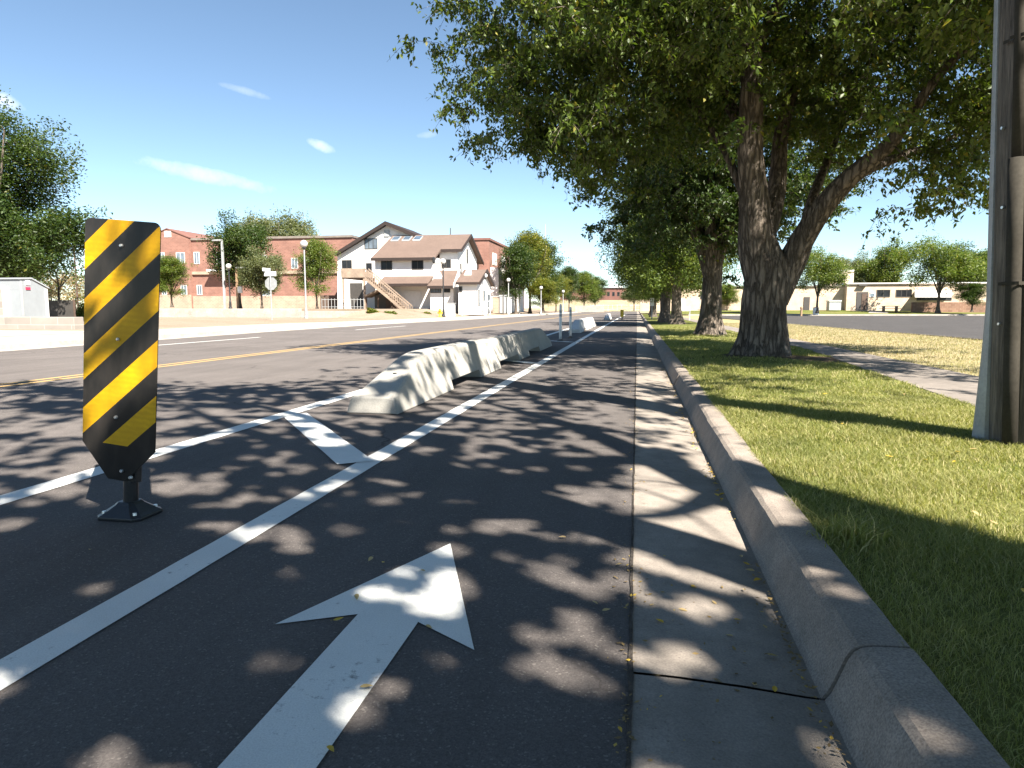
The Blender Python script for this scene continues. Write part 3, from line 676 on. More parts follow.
plant('street_tree', tree_meshes('street_tree', res, M['bark'], M['leaf']), B0, 'street tree beside the camera whose crown and trunk shade the arrow and gutter', ROWG)

# --- the rest of the row share two grown meshes
def row_limbs(s):
    r = random.Random(s); L_ = [([(0, 0, -.15), (.02, 0, .6), (.04, .02, 1.5), (.06, .04, 2.2)], [.38, .31, .28, .28])]
    for k in range(6):
        a = k * 1.05 + r.uniform(-.3, .3); t = r.uniform(.35, .8)
        L_.append(([(0, 0, 1.7), (.5 * t * math.cos(a), .5 * t * math.sin(a), 2.8), (1.5 * t * math.cos(a), 1.5 * t * math.sin(a), 4.6), (2.6 * t * math.cos(a + .2), 2.6 * t * math.sin(a + .2), 6.6), (3.2 * t * math.cos(a + .3), 3.2 * t * math.sin(a + .3), 8.2)], [.22, .17, .12, .08, .03]))
    return L_
rejr = lambda c: math.hypot(c[0], c[1]) > 4.1 or c[2] < 1.9 + .9 * noise.noise((c[0] * .8, c[1] * .8, 9))
rowA = tree_meshes('street_tree', grow(31, row_limbs(3), [((0, 0, 5.4), (3.75, 3.75, 3.4)), ((0, 0, 7.4), (2.9, 2.9, 2.6)), ((-.4, -.4, 3.9), (3.1, 3.1, 1.7))], 90, 1400, 96, .13, reject=rejr, sprays=5, trunk_sides=28, spread=.30, drop=.8), M['bark'], M['leaf_dark'])
rowB = tree_meshes('street_tree', grow(37, row_limbs(8), [((0, 0, 5.0), (3.5, 3.5, 3.0)), ((0, 0, 6.6), (2.8, 2.8, 2.4))], 75, 1000, 80, .15, reject=rejr, trunk_sides=20, spread=.34, drop=.7), M['bark'], M['leaf'])
for (x, y, me, rot, sc, lab) in [(2.20, 21.9, rowA, .4, 1.0, 'second street tree down the strip, dark dense crown behind the big forked trunk'),
        (2.10, 38.2, rowB, 1.9, .92, 'third street tree along the kerb, forked trunk standing in front of a pale trunk'),
        (1.75, 43.4, rowB, 3.6, .95, 'fourth street tree, pale sunlit trunk half hidden by the forked one'),
        (2.0, 54.0, rowB, 2.6, .85, 'fifth street tree, mostly hidden trunk beyond the pale trunk'),
        (1.55, 67.5, rowB, 5.0, .85, 'farthest big street tree at the end of the kerb line'),
        (1.7, 84, rowB, .9, .8, 'small looking last street tree where the kerb vanishes')]:
    plant('street_tree', me, (x, y, .12), lab, ROWG, rot, sc)

# --- background trees: three habits, shared
def bg_limbs(h, w, multi=1):
    L_ = [([(0, 0, -.3), (0, 0, h * .12), (.05, 0, h * .28), (.1, 0, h * .5)], [w, w * .8, w * .7, w * .45])]
    for k in range(5):
        a = k * 1.26 + .4
        L_.append(([(0, 0, h * .2), (h * .06 * math.cos(a), h * .06 * math.sin(a), h * .38), (h * .17 * math.cos(a), h * .17 * math.sin(a), h * .62), (h * .22 * math.cos(a), h * .22 * math.sin(a), h * .82)], [w * .5, w * .4, w * .25, w * .1]))
    return L_
H = 10.0
bgA = tree_meshes('t', grow(41, bg_limbs(H, .2), [((0, 0, 5.8), (3.3, 3.3, 3.9)), ((1.2, 0, 4.4), (3, 3, 2.2)), ((-1, .5, 7.4), (2, 2, 2.2))], 44, 620, 46, .27, bough_r=.75, spread=.38, drop=.3), M['bark'], M['leaf_dark'])
bgB = tree_meshes('t', grow(43, bg_limbs(H, .17), [((0, 0, 6.2), (2.9, 2.9, 3.6)), ((0, 0, 8.0), (1.7, 1.7, 1.9))], 36, 520, 46, .25, bough_r=.65, spread=.36, drop=.3), M['bark'], M['leaf_mid'])
bgC = tree_meshes('t', grow(47, bg_limbs(H, .2), [((0, 0, 6.2), (3.5, 3.5, 3.2)), ((2, 0, 5.2), (2.2, 2.2, 1.8)), ((-1.8, 0, 7.6), (2.2, 2.2, 1.8))], 32, 480, 44, .27, bough_r=.7, spread=.4, drop=.3), M['bark'], M['leaf_mid'])
nbt = [0]
def bgtree(kind, px, Y, top, bot, label, leaf=None, name='tree', group=None, wide=1.0, rot=None):
    zb = WZ(px, bot, Y); zt = WZ(px, top, Y); s = (zt - zb) / 9.9; nbt[0] += 1
    return plant(name, kind, (WX(px, Y), Y, zb), label, group, rot if rot is not None else nbt[0] * 1.7, s * wide, leaf, szz=s)
# left of the frame
bgD = tree_meshes('t', grow(59, bg_limbs(H, .2), [((0, 0, 5.8), (3.3, 3.3, 3.9)), ((1.4, 0, 4.4), (2.8, 3, 2.2)), ((-1, .5, 7.4), (2, 2, 2.2))], 60, 1100, 80, .135, bough_r=.6, spread=.26, drop=.5), M['bark'], M['leaf_dark'])
bgtree(bgD, -18, 34, 92, 335, 'big leafy tree at the left edge, above the grey shed', M['leaf_dark'], wide=1.12, rot=.6)
bgtree(bgA, 10, 38, 205, 308, 'low dark tree mass behind the grey shed roof', M['leaf_dark'], wide=1.3)
# before and behind the red brick building
bgtree(bgB, 172, 70, 258, 306, 'small yellow-green tree just right of the striped marker', M['leaf_mid'], wide=1.35)
bgtree(bgA, 240, 66, 214, 308, 'tall dark tree with several stems before the red brick building', M['leaf_dark'], wide=.85, rot=2.2)
bgtree(bgA, 262, 64, 248, 309, 'shorter pale green tree beside the back of the stop sign', M['leaf_grey'], wide=1.0)
bgtree(bgB, 317, 66, 242, 308, 'round green tree between silver lamp and white house', M['leaf_mid'], wide=.95)
bgtree(bgC, 290, 125, 209, 300, 'hazy grey-green tree rising behind the brick roofline', M['leaf_grey'], wide=1.0)
bgtree(bgC, 268, 128, 214, 300, 'left one of the grey-green trees behind the brick roof', M['leaf_grey'], wide=.8)
# street trees on the far side
LG = 'trees lining the far side of the street'
bgtree(bgB, 516, 98, 246, 312, 'dark green tree touching the brick building with white windows', M['leaf_dark'], group=LG, wide=1.0)
bgtree(bgB, 530, 104, 234, 312, 'tallest tree of the far row, turning yellow', M['leaf_yel'], group=LG, wide=1.0)
bgtree(bgB, 543, 116, 244, 311, 'dark crown showing right of the yellow tree', M['leaf_dark'], group=LG, wide=1.0)
bgtree(bgB, 541, 100, 280, 313, 'low olive-yellow tree below the tall yellow one', M['leaf_yel'], group=LG, wide=1.6)
bgtree(bgB, 556, 128, 276, 311, 'small yellowish tree in the middle of the far row', M['leaf_yel'], group=LG, wide=1.2)
bgtree(bgB, 569, 138, 268, 311, 'pointed dark green tree in the far row', M['leaf_dark'], group=LG, wide=1.0)
bgtree(bgB, 584, 160, 273, 310, 'green rounded tree second from the far row end', M['leaf_mid'], group=LG, wide=1.25)
bgtree(bgB, 595, 180, 278, 310, 'last dark tree of the far row beside the red building', M['leaf_dark'], group=LG, wide=1.2)
bgtree(bgC, 634, 190, 284, 310, 'small airy tree at the end of the road', M['leaf_grey'], wide=1.1)
# right, by the beige building
bgtree(bgC, 817, 84, 246, 311, 'thin trunked open tree before the beige building, left of its doorway', M['leaf_mid'], wide=.95)
bgtree(bgC, 760, 88, 262, 310, 'pale green tree showing between the big trunks', M['leaf_mid'], wide=1.1)
bgtree(bgA, 884, 125, 240, 306, 'green tree rising behind the beige roof near the doorway', M['leaf_mid'], wide=1.0)
bgtree(bgA, 853, 128, 252, 306, 'smaller tree behind the beige roof above the doorway', M['leaf_grey'], wide=.9)
bgtree(bgC, 938, 92, 236, 311, 'airy tree in front of the white awning windows', M['leaf_mid'], wide=1.05)
bgtree(bgA, 968, 120, 244, 306, 'dark tree behind the beige building beside the utility pole', M['leaf_dark'], wide=1.25)
bgtree(bgA, 1010, 112, 240, 308, 'tree partly hidden by the utility pole', M['leaf_mid'], wide=1.2)
bgtree(bgB, 972, 90, 284, 311, 'low rounded shrub against the brown brick wall', M['leaf_dark'], name='shrub', wide=2.0)
bgtree(bgB, 727, 100, 285, 310, 'low tree between the second and largest trunks', M['leaf_mid'], wide=1.4)

# dry brush and a bare tree on the left behind the fence
def bush(px, Y, top, bot, label, leaf, seed, wpx):
    zb = WZ(px, bot, Y); zt = WZ(px, top, Y); h = zt - zb; w = abs(WX(px + wpx / 2, Y) - WX(px - wpx / 2, Y)) / 2
    res = grow(seed, [([(0, 0, -.2), (0, 0, h * .3), (0, 0, h * .6)], [.05, .04, .02])], [((0, 0, h * .5), (w, w, h * .48))], 14, 90, 26, .16 * Y / 40, bough_r=w * .25, spread=w * .16, drop=.1, flare=None, rough=.05)
    return plant('bush', tree_meshes('b', res, M['bark'], leaf), (WX(px, Y), Y, zb), label, 'weeds and bushes on the far side of the road', cat='bush')
bush(52, 44, 272, 309, 'dry straw coloured bush above the dark fence', M['leaf_dry'], 61, 34)
bush(76, 58, 274, 309, 'brown bare bush left of the striped marker', M['leaf_dry'], 62, 34)
bush(84, 40, 303, 324, 'small green weedy bush at the wall end', M['leaf_mid'], 63, 16)
bush(36, 50, 268, 309, 'grey brown bush behind the shed gable', M['leaf_dry'], 64, 26)
bush(97, 62, 285, 310, 'low green bush behind the marker panel', M['leaf_mid'], 65, 30)
bush(372, 57.6, 309, 317, 'low yellowish weeds at the end of the retaining wall', M['leaf_yel'], 66, 9)
bush(392, 58.3, 311, 318, 'green weeds on the bank below the outside stair', M['leaf_mid'], 67, 10)
bush(426, 66, 312.5, 318, 'small weeds left of the yellow hydrant', M['leaf_yel'], 68, 8)
r = random.Random(4); T = Tubes(); h = 5.2
T.add([(0, 0, -.2), (.05, 0, .8), (.1, 0, 1.8)], [.09, .07, .06], 8)
def twig(p, d, ln, rad, lev):
    q = p + d * ln * .5 + Vector((r.uniform(-.1, .1), r.uniform(-.1, .1), .05)) * ln; e = p + d * ln
    T.add([p, q, e], [rad, rad * .8, rad * .5], 5)
    if lev:
        for k in range(3): twig(q.lerp(e, r.uniform(.2, 1)), (d + Vector((r.uniform(-.8, .8), r.uniform(-.8, .8), r.uniform(-.1, .5)))).normalized(), ln * .62, rad * .55, lev - 1)
for k in range(5): twig(Vector((.08, 0, 1.2 + .15 * k)), Vector((math.cos(k * 1.3), math.sin(k * 1.3), 1.3)).normalized(), 1.9, .045, 3)
tb = thing('bare_tree', (WX(59, 42), 42, WZ(59, 309, 42)), 'leafless grey tree behind the dark fence', 'tree')
o = bpy.data.objects.new('trunk', np_mesh('trunk', np.array(T.V), np.array(T.F), M['bark'])); COL.objects.link(o); o.parent = tb

# ------------------------------------------------------------------ grass (nobody could count it)
def blades(n, xf, yf, zf, hgt, wid, mat, name, seed):
    r = np.random.default_rng(seed); x, y = xf(r, n), yf(r, n)
    ok = np.ones(n, bool); X, Y = x, y
    return X, Y
def grass_obj(name, X, Y, Z, hgt, wid, mat, seed, label):
    r = np.random.default_rng(seed); n = len(X); a = r.uniform(0, 2 * np.pi, n); lean = r.normal(0, .5, n); la = r.uniform(0, 2 * np.pi, n)
    h = hgt * r.uniform(.45, 1.35, n); w = wid * r.uniform(.7, 1.3, n); B = np.stack([X, Y, Z - .004], 1)
    sx = np.stack([np.cos(a), np.sin(a), np.zeros(n)], 1) * w[:, None]; ln = np.stack([np.cos(la) * np.abs(lean), np.sin(la) * np.abs(lean), np.ones(n)], 1)
    ln /= np.linalg.norm(ln, axis=1)[:, None]
    mid = B + ln * h[:, None] * .55; tip = B + ln * h[:, None] + np.stack([np.cos(la), np.sin(la), np.full(n, -.35)], 1) * (h * .35)[:, None]
    V = np.stack([B - sx * .5, B + sx * .5, mid + sx * .38, mid - sx * .38, tip], 1).reshape(-1, 3); i = np.arange(n)[:, None] * 5
    Fq = np.concatenate([i + np.array([[0, 1, 2]]), i + np.array([[0, 2, 3]]), i + np.array([[3, 2, 4]])], 1).reshape(-1, 3)
    o = bpy.data.objects.new(name, np_mesh(name, V, Fq, mat)); COL.objects.link(o); stuff(o, label, 'grass'); return o
r = np.random.default_rng(3)
def sample(n, y0, y1, pw, xa, xb):
    y = y0 + (y1 - y0) * r.uniform(0, 1, n) ** pw; u = r.uniform(0, 1, n); a = np.array([xa(v) for v in y]); b = np.array([xb(v) for v in y]); return a + (b - a) * u, y
X1, Y1 = sample(230000, .9, 7.0, 1.25, lambda v: .705, wn); X2, Y2 = sample(90000, 7.0, 34, 1.7, lambda v: .705, wn)
# ragged fringe along the kerb
Ye = .9 + 12 * r.uniform(0, 1, 9000) ** 1.5; Xe = .70 + np.abs(r.normal(0, .022, 9000)) - .004
Xg = np.concatenate([X1, X2, Xe]); Yg = np.concatenate([Y1, Y2, Ye])
clump = np.array([noise.noise((a * 2.1, b * 2.1, 4)) for a, b in zip(Xg, Yg)])
keep = r.uniform(size=len(Xg)) < .80 + .5 * clump
dt = np.minimum(np.hypot((Xg - 3.05) / .9, (Yg - 12.3) / .55), np.hypot((Xg - 2.1) / .75, (Yg - 12.7) / .6)); keep &= dt > .85
Xg, Yg = Xg[keep], Yg[keep]; Zg = np.array([lawnz(a, b) for a, b in zip(Xg, Yg)])
hs = .042 + .012 * np.clip(clump[keep] * 2, -1, 1); ws = np.clip(.0021 + .0007 * (Yg - 2), .0020, .02)
grass_obj('lawn_grass', Xg, Yg, Zg, hs, ws, M['grass'], 8, 'short green lawn grass between kerb and pavement')
X3, Y3 = sample(95000, 5, 42, 1.4, wf, lotx); Z3 = np.full(len(X3), .125)
grass_obj('dry_grass', X3, Y3, Z3, np.full(len(X3), .05), np.clip(.003 + .0004 * Y3, .004, .018), M['grass_dry'], 9, 'straw yellow dry grass between pavement and parking lot')
# one unmown tuft leaning over the kerb
n = 260; Xt = .80 + r.normal(0, .05, n); Yt = 2.72 + r.normal(0, .06, n)
o = grass_obj('grass_tuft', Xt, Yt, np.full(n, .12), np.full(n, .11), np.full(n, .005), M['grass'], 12, 'pale long grass tuft leaning over the kerb edge')

# ------------------------------------------------------------------ fallen leaves
def leaf_mesh(seed, mat):
    r_ = random.Random(seed); L_ = .5; pts = [(0, 0), (.14, .10), (.24, .30), (.22, .52), (.12, .78), (0, 1.0), (-.13, .76), (-.23, .5), (-.22, .28), (-.12, .09)]
    c = [r_.uniform(-.5, .5) for _ in range(3)]
    V = [(x, y - .5, .16 * abs(x) / .24 * (.6 + c[0]) + .14 * (y - .5) ** 2 * (1 + c[1] * 2)) for x, y in pts]; V += [(0, .0, 0), (0, .28, .01), (0, -.28, .01)]
    V.append((.012, -.74, .06)); V.append((-.012, -.74, .06))
    Fc = [(0, 1, 12), (1, 2, 12), (2, 10, 12), (2, 3, 10), (3, 4, 11), (3, 11, 10), (4, 5, 11), (5, 6, 11), (6, 7, 11), (7, 10, 11), (7, 8, 10), (8, 12, 10), (8, 9, 12), (9, 0, 12), (0, 14, 13)]
    me = bpy.data.meshes.new('fallen_leaf'); me.from_pydata(V, [], Fc); me.materials.append(mat); return me
LM = [leaf_mesh(i, M['fallen']) for i in range(3)] + [leaf_mesh(i + 9, M['fallen_tan']) for i in range(3)]
rl = random.Random(12)
def fallen(x, y, z, s, k, label, group):
    o = bpy.data.objects.new('fallen_leaf', LM[k]); COL.objects.link(o); o.location = (x, y, z + .004 + s * .03); o.scale = (s, s, s)
    o.rotation_euler = (rl.uniform(-.25, .25), rl.uniform(-.25, .25), rl.uniform(0, 6.28)); tag(o, label, 'leaf', group)
def gz(x): return -.0 if x < .12 else (-.010 - .03 * (x - .3) if x < .5 else -.02)
GL = 'small fallen leaf lying on the concrete gutter'
for px_, py_ in [(660, 635), (672, 618), (612, 578)]: pass
for (x, y, k) in [(.09, 2.16, 0), (.12, 2.10, 1), (.17, 2.27, 3), (.07, 2.28, 4), (.34, 2.24, 0), (.42, 2.21, 5), (.28, 2.36, 3), (.22, 2.48, 1), (.30, 2.12, 3), (.41, 2.02, 4), (.38, 1.83, 1), (.33, 1.845, 5), (.46, 2.6, 0), (.45, 2.7, 3), (.44, 2.85, 4), (.4, 2.5, 3)]:
    fallen(x, y, gz(x), rl.uniform(.022, .042), k, GL, 'fallen leaves on the gutter')
for i in range(34):   # a windrow along the foot of the kerb
    y = 2.7 + 9 * rl.random() ** 1.4 if i < 22 else rl.choice([3.85, 6.9]) + rl.gauss(0, .12); x = .475 - abs(rl.gauss(0, .035))
    fallen(x, y, gz(x), rl.uniform(.022, .045), rl.choice([0, 0, 1, 2, 3, 4]), 'small fallen leaf caught along the foot of the kerb', 'fallen leaves at the kerb foot')
for (x, y, k) in [(-.93, 3.05 - .9, 3), (-.92, 1.98, 1), (-.68, 1.62, 4), (-.66, 1.36, 0), (-.78, 2.42, 4), (-.62, 1.98, 3), (-1.02, 2.5, 3), (-.96, 2.48, 1), (-.05, 2.62, 4), (-.08, 2.2, 3), (-1.62, 4.5, 1), (-.02, 1.55, 0), (-.3, 2.9, 3), (-2.2, 2.4, 3), (-.12, 2.25, 4)]:
    fallen(x, y, .006, rl.uniform(.02, .036), k, 'small fallen leaf on the bike lane asphalt', 'fallen leaves on the asphalt')
for i in range(34):
    y = 1.6 + 7 * rl.random() ** 1.3; x = rl.uniform(.8, wn(y) - .2)
    fallen(x, y, lawnz(x, y) + .035, rl.uniform(.025, .05), rl.choice([0, 1, 3, 4, 5, 5]), 'small fallen leaf lying on the grass', 'fallen leaves on the grass')

n = 2600; rq = np.random.default_rng(77); ly = 1.2 + 13 * rq.uniform(0, 1, n) ** 1.5; which = rq.uniform(size=n)
lx = np.where(which < .55, .488 - np.abs(rq.normal(0, .022, n)), np.where(which < .85, rq.normal(0, .03, n), rq.uniform(-.1, .48, n))); clumpy = np.array([noise.noise((a * 2, b * 1.1, 3)) for a, b in zip(lx, ly)]); k_ = rq.uniform(size=n) < .45 + 1.2 * clumpy; lx, ly = lx[k_], ly[k_]
lz = np.array([gz(x) + .006 for x in lx]); n = len(lx); an = rq.uniform(0, 6.28, n); sz = rq.uniform(.003, .011, n); u_ = np.stack([np.cos(an), np.sin(an), rq.uniform(-.2, .4, n)], 1) * sz[:, None]; w_ = np.stack([-np.sin(an), np.cos(an), rq.uniform(-.2, .4, n)], 1) * (sz * .5)[:, None]; C_ = np.stack([lx, ly, lz], 1)
V_ = np.stack([C_ - u_, C_ + w_, C_ + u_, C_ - w_], 1).reshape(-1, 3); F_ = (np.arange(n)[:, None] * 4 + np.array([[0, 1, 2, 3]]))
o = bpy.data.objects.new('leaf_litter', np_mesh('leaf_litter', V_, F_, leaf_mat('litter_flakes', (.10, .07, .035), (.30, .21, .09), (.55, .38, .06), .12, .1, .8))); COL.objects.link(o); stuff(o, 'brown leaf crumbs and grit gathered in the gutter', 'litter')

# ------------------------------------------------------------------ striped object marker
def panel_mat():
    m, t, b = newmat('striped_retroreflective_sheet'); p = coords(t, 'obj')
    sx = N(t, 'ShaderNodeSeparateXYZ'); t.links.new(p, sx.inputs[0]); x, z = sx.outputs[0], sx.outputs[2]
    s = mathn(t, 'SUBTRACT', z, mathn(t, 'MULTIPLY', x, .90)); q = mathn(t, 'FRACT', mathn(t, 'DIVIDE', mathn(t, 'ADD', s, 2.509), .259))
    yel = mathn(t, 'LESS_THAN', q, .48); yel = mathn(t, 'MULTIPLY', yel, mathn(t, 'GREATER_THAN', z, .352))
    front = N(t, 'ShaderNodeNewGeometry'); nz = N(t, 'ShaderNodeVectorTransform', vector_type='NORMAL', convert_from='WORLD', convert_to='OBJECT'); t.links.new(front.outputs['Normal'], nz.inputs[0])
    ny = N(t, 'ShaderNodeSeparateXYZ'); t.links.new(nz.outputs[0], ny.inputs[0]); yel = mathn(t, 'MULTIPLY', yel, mathn(t, 'LESS_THAN', ny.outputs[1], -.9))
    vo = N(t, 'ShaderNodeTexVoronoi'); vo.inputs['Scale'].default_value = 55; vo.inputs['Randomness'].default_value = .15; t.links.new(p, vo.inputs['Vector'])
    wv = N(t, 'ShaderNodeTexWave', bands_direction='Z', wave_profile='TRI'); wv.inputs['Scale'].default_value = 12; wv.inputs['Distortion'].default_value = 3.0; wv.inputs['Detail Scale'].default_value = 3; t.links.new(p, wv.inputs['Vector'])
    n = noise_n(t, p, 5, 4); f = mathn(t, 'ADD', mathn(t, 'MULTIPLY', wv.outputs[0], ramp(t, n, .42, .6, 0, .35)), ramp(t, n, .35, .7, .15, .75))
    yc = mixc(t, f, (.42, .21, .003), (.76, .44, .004)); yc = mixc(t, ramp(t, vo.outputs['Distance'], .25, .5, 0, .3), yc, (.42, .22, .01))
    d = noise_n(t, mapping(t, p, (1, 1, .4)), 7, 5, .65); bc = mixc(t, ramp(t, d, .4, .7, 0, .7), (.012, .012, .012), (.045, .038, .032))
    t.links.new(mixc(t, yel, bc, yc), b.inputs['Base Color']); b.inputs['Roughness'].default_value = .32; b.inputs['Specular IOR Level'].default_value = .25; t.links.new(mixc(t, yel, (.3, .3, .3), (.5, .5, .5)), b.inputs['Roughness'])
    bump(t, b, n, .08, .01); return m
M['panel'] = panel_mat()
mk = thing('hazard_marker', (-2.40, 2.88, 0), 'upright black and yellow diagonal striped hazard marker on a black base', 'marker')
TILT = Matrix.Rotation(R(5.2), 4, 'Y') @ Matrix.Rotation(R(-3), 4, 'Z')
def tilted(o): o.matrix_local = TILT @ o.matrix_local; return o
cx = .0; w2 = .203
def arc(cx_, cz_, r_, a0, a1, n=6): return [(cx_ + r_ * math.cos(R(a0 + (a1 - a0) * i / n)), 0, cz_ + r_ * math.sin(R(a0 + (a1 - a0) * i / n))) for i in range(n + 1)]
top = 1.40; OFF = -.038
prof = [(-.055, 0, .18), (.045, 0, .18)] + [(w2, 0, .345)] + arc(w2 - .035, top - .035, .035, 0, 90) + arc(-w2 + .035, top - .035, .035, 90, 180) + [(-w2, 0, .345)]
prof = [(x + OFF, y, z) for x, y, z in prof]
o_ = Vector((-2.40, 2.88, 0))
mb = MB(); mb.prism([Vector(p) + o_ + Vector((0, -.044, 0)) for p in prof], (0, .006, 0)); pan = tilted(mb.build('panel', M['panel'], mk, bevel=.0015))
# slim stiffening edge behind the sheet
for (x, z) in [(.0, 1.285), (-.008, .855), (-.012, .485), (-.02, .23), (.03, .205)]:
    mb = MB(); c = o_ + Vector((x + OFF + (.045 if z < .3 else 0), -.046, z))
    mb.tube([c + Vector((0, .004, 0)), c + Vector((0, -.006, 0)), c + Vector((0, -.010, 0))], [.009, .008, .005], 10); tilted(mb.build('bolt', M['bolt'], mk, smooth=False))
mb = MB(); mb.tube([o_ + Vector((0, 0, .05)), o_ + Vector((0, 0, .10)), o_ + Vector((-.004, 0, .24)), o_ + Vector((-.006, 0, .34))], [.034, .033, .033, .03], 18); tilted(mb.build('post', M['black'], mk))
mb = MB(); mb.box(-2.40 - .052, -2.40 + .044, 2.88 - .024, 2.88 + .02, .17, .27); tilted(mb.build('bracket', M['black'], mk, bevel=.006))
mb = MB(); x0, y0 = -2.40, 2.88
def rr_(hx, hy, z, c=.03): return [(x0 + sx_ * (hx - (c if k else 0)), y0 + sy_ * (hy - (0 if k else c)), z) for sx_, sy_, ks in ((1, -1, (1, 0)), (1, 1, (0, 1)), (-1, 1, (1, 0)), (-1, -1, (0, 1))) for k in ks]
mb.loft([rr_(.118, .105, 0.001), rr_(.118, .105, .016), rr_(.10, .09, .028), rr_(.055, .052, .062, .02), rr_(.042, .042, .075, .015)]); base = mb.build('base', M['black'], mk, bevel=.004)
for sx_, sy_ in ((-1, -1), (1, -1), (1, 1), (-1, 1)):
    mb = MB(); c = Vector((x0 + sx_ * .082, y0 + sy_ * .072, .026)); mb.tube([c, c + Vector((0, 0, .012))], [.011, .009], 8); mb.build('anchor_bolt', M['bolt'], base)

# ------------------------------------------------------------------ concrete barriers
def barrier_rings(ya, yb, slope_a, slope_b, slot, xc, hw=.26, tw=.105, h=.51, step=.12):
    """section lofted along the road; slot = (y0,y1,height) opening under the right and left faces"""
    ys_ = set([ya, yb])
    y = ya
    while y < yb: ys_.add(round(y, 3)); y += step
    if slot: ys_ |= {slot[0], slot[0] + .02, slot[1], slot[1] - .02}
    rings = []
    for y in sorted(ys_):
        hh = h
        if slope_a: q_ = (y - ya) / slope_a; q_ = min(q_, 1); hh = min(hh, .16 + (h - .16) * (q_ * 1.18 if q_ < .72 else .85 + .15 * (1 - ((1 - q_) / .28) ** 1.8)))
        if slope_b: q_ = (yb - y) / slope_b; q_ = min(q_, 1); hh = min(hh, .16 + (h - .16) * (q_ * 1.18 if q_ < .72 else .85 + .15 * (1 - ((1 - q_) / .28) ** 1.8)))
        zb = 0.003
        if slot and slot[0] + .01 < y < slot[1] - .01: zb = slot[2]
        k = hh / h; t_ = hw + (tw - hw) * k
        fx = lambda z: hw + (t_ - hw) * (z / hh)
        sh = min(.035, hh * .12)
        rings.append([(xc - fx(zb), y, zb), (xc - fx(hh - sh), y, hh - sh), (xc - t_ * .93, y, hh - sh * .35), (xc - t_ * .7, y, hh), (xc + t_ * .7, y, hh), (xc + t_ * .93, y, hh - sh * .35), (xc + fx(hh - sh), y, hh - sh), (xc + fx(zb), y, zb)])
    return rings
def barrier(ya, yb, sa, sb, slot, label, mat, group, xc=-2.45, holes=(), **k):
    t = thing('concrete_barrier', (xc, (ya + yb) / 2, 0), label, 'barrier', group)
    rg = barrier_rings(ya, yb, sa, sb, slot, xc, **k); body = MB().loft(rg).build('body', mat, t, bevel=.012, seg=2)
    for (x, y, z) in holes:
        mb = MB(); mb.tube([(x, y, z - .02), (x, y, z + .004)], .022, 10); mb.build('pin_socket', M['black'], body)
    return t
BG = 'low concrete barriers between bike lane and traffic'
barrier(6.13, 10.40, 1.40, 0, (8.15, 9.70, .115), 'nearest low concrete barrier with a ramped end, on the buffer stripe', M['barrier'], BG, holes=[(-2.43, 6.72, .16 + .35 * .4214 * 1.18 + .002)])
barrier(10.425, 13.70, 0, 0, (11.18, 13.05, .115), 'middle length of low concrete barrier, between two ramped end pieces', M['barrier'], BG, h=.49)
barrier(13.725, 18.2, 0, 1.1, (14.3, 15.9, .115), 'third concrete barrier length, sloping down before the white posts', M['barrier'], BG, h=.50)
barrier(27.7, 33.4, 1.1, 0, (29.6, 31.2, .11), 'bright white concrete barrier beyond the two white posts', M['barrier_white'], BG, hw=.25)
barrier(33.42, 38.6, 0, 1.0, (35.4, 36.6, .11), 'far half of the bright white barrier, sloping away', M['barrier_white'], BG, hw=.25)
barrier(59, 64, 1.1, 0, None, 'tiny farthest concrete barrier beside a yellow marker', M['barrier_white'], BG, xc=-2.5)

# white flexible posts between the barriers
for (px, Y, hgt, lab) in [(560.6, 20.9, 1.08, 'taller left one of two white flexible posts behind the barrier end'), (570.6, 23.4, 1.0, 'right one of two white flexible posts before the bright barrier')]:
    x = WX(px, Y); t = thing('flexible_post', (x, Y, 0), lab, 'post', 'white flexible lane posts')
    MB().lathe((x, Y, .04), [(.042, 0), (.042, hgt * .5), (.04, hgt - .05), (.03, hgt - .01), (.012, hgt)], 14).build('tube', M['white_plastic'], t, smooth=True)
    MB().lathe((x, Y, 0), [(.11, .001), (.11, .02), (.07, .045), (.05, .06)], 14).build('base', M['black'], t)
    for z in (.74, .86): MB().lathe((x, Y, z), [(.0435, 0), (.0435, .07)], 14).build('reflective_band', M['steel'], t)
# small yellow marker at the far barrier
x, Y = WX(622.5, 60), 58.6; t = thing('yellow_marker', (x, Y, 0), 'small far yellow panel marker at the tip of the farthest barrier', 'marker')
MB().box(x - .14, x + .14, Y - .02, Y + .02, .25, .85).build('panel', M['yellow_paint'], t, bevel=.02); MB().box(x - .04, x + .04, Y + .022, Y + .06, 0, .8).build('post', M['black'], t)
mb = MB(); mb.box(x - .2, x + .2, Y - .15, Y + .15, 0.001, .05).build('base', M['black'], t)

# ------------------------------------------------------------------ utility pole
PX, PY = 2.515, 4.92; pt = thing('utility_pole', (PX, PY, .10), 'weathered wooden utility pole with conduit at the right edge', 'utility pole')
LEAN = Vector((-.050, 0, 1))
def pp(z, dx=0, dy=0): return Vector((PX + LEAN.x * z + dx, PY + dy, z))
rings = []
for k in range(50):
    z = -.3 + k * .2; rr = .225 - .005 * z; c = pp(z); rg = []
    for j in range(40):
        a = 2 * math.pi * j / 40; e = 1 + .025 * noise.noise((math.cos(a) * 5, math.sin(a) * 5, z * .12)) - .05 * max(0, noise.noise((math.cos(a) * 11, math.sin(a) * 11, z * .10 + 4)) - .12)
        rg.append(c + Vector((math.cos(a), math.sin(a), 0)) * rr * e)
    rings.append(rg)
MB().loft(rings).build('shaft', M['pole'], pt, smooth=True)
def around(ang, rad, z): return pp(z) + Vector((math.cos(R(ang)), math.sin(R(ang)), 0)) * rad
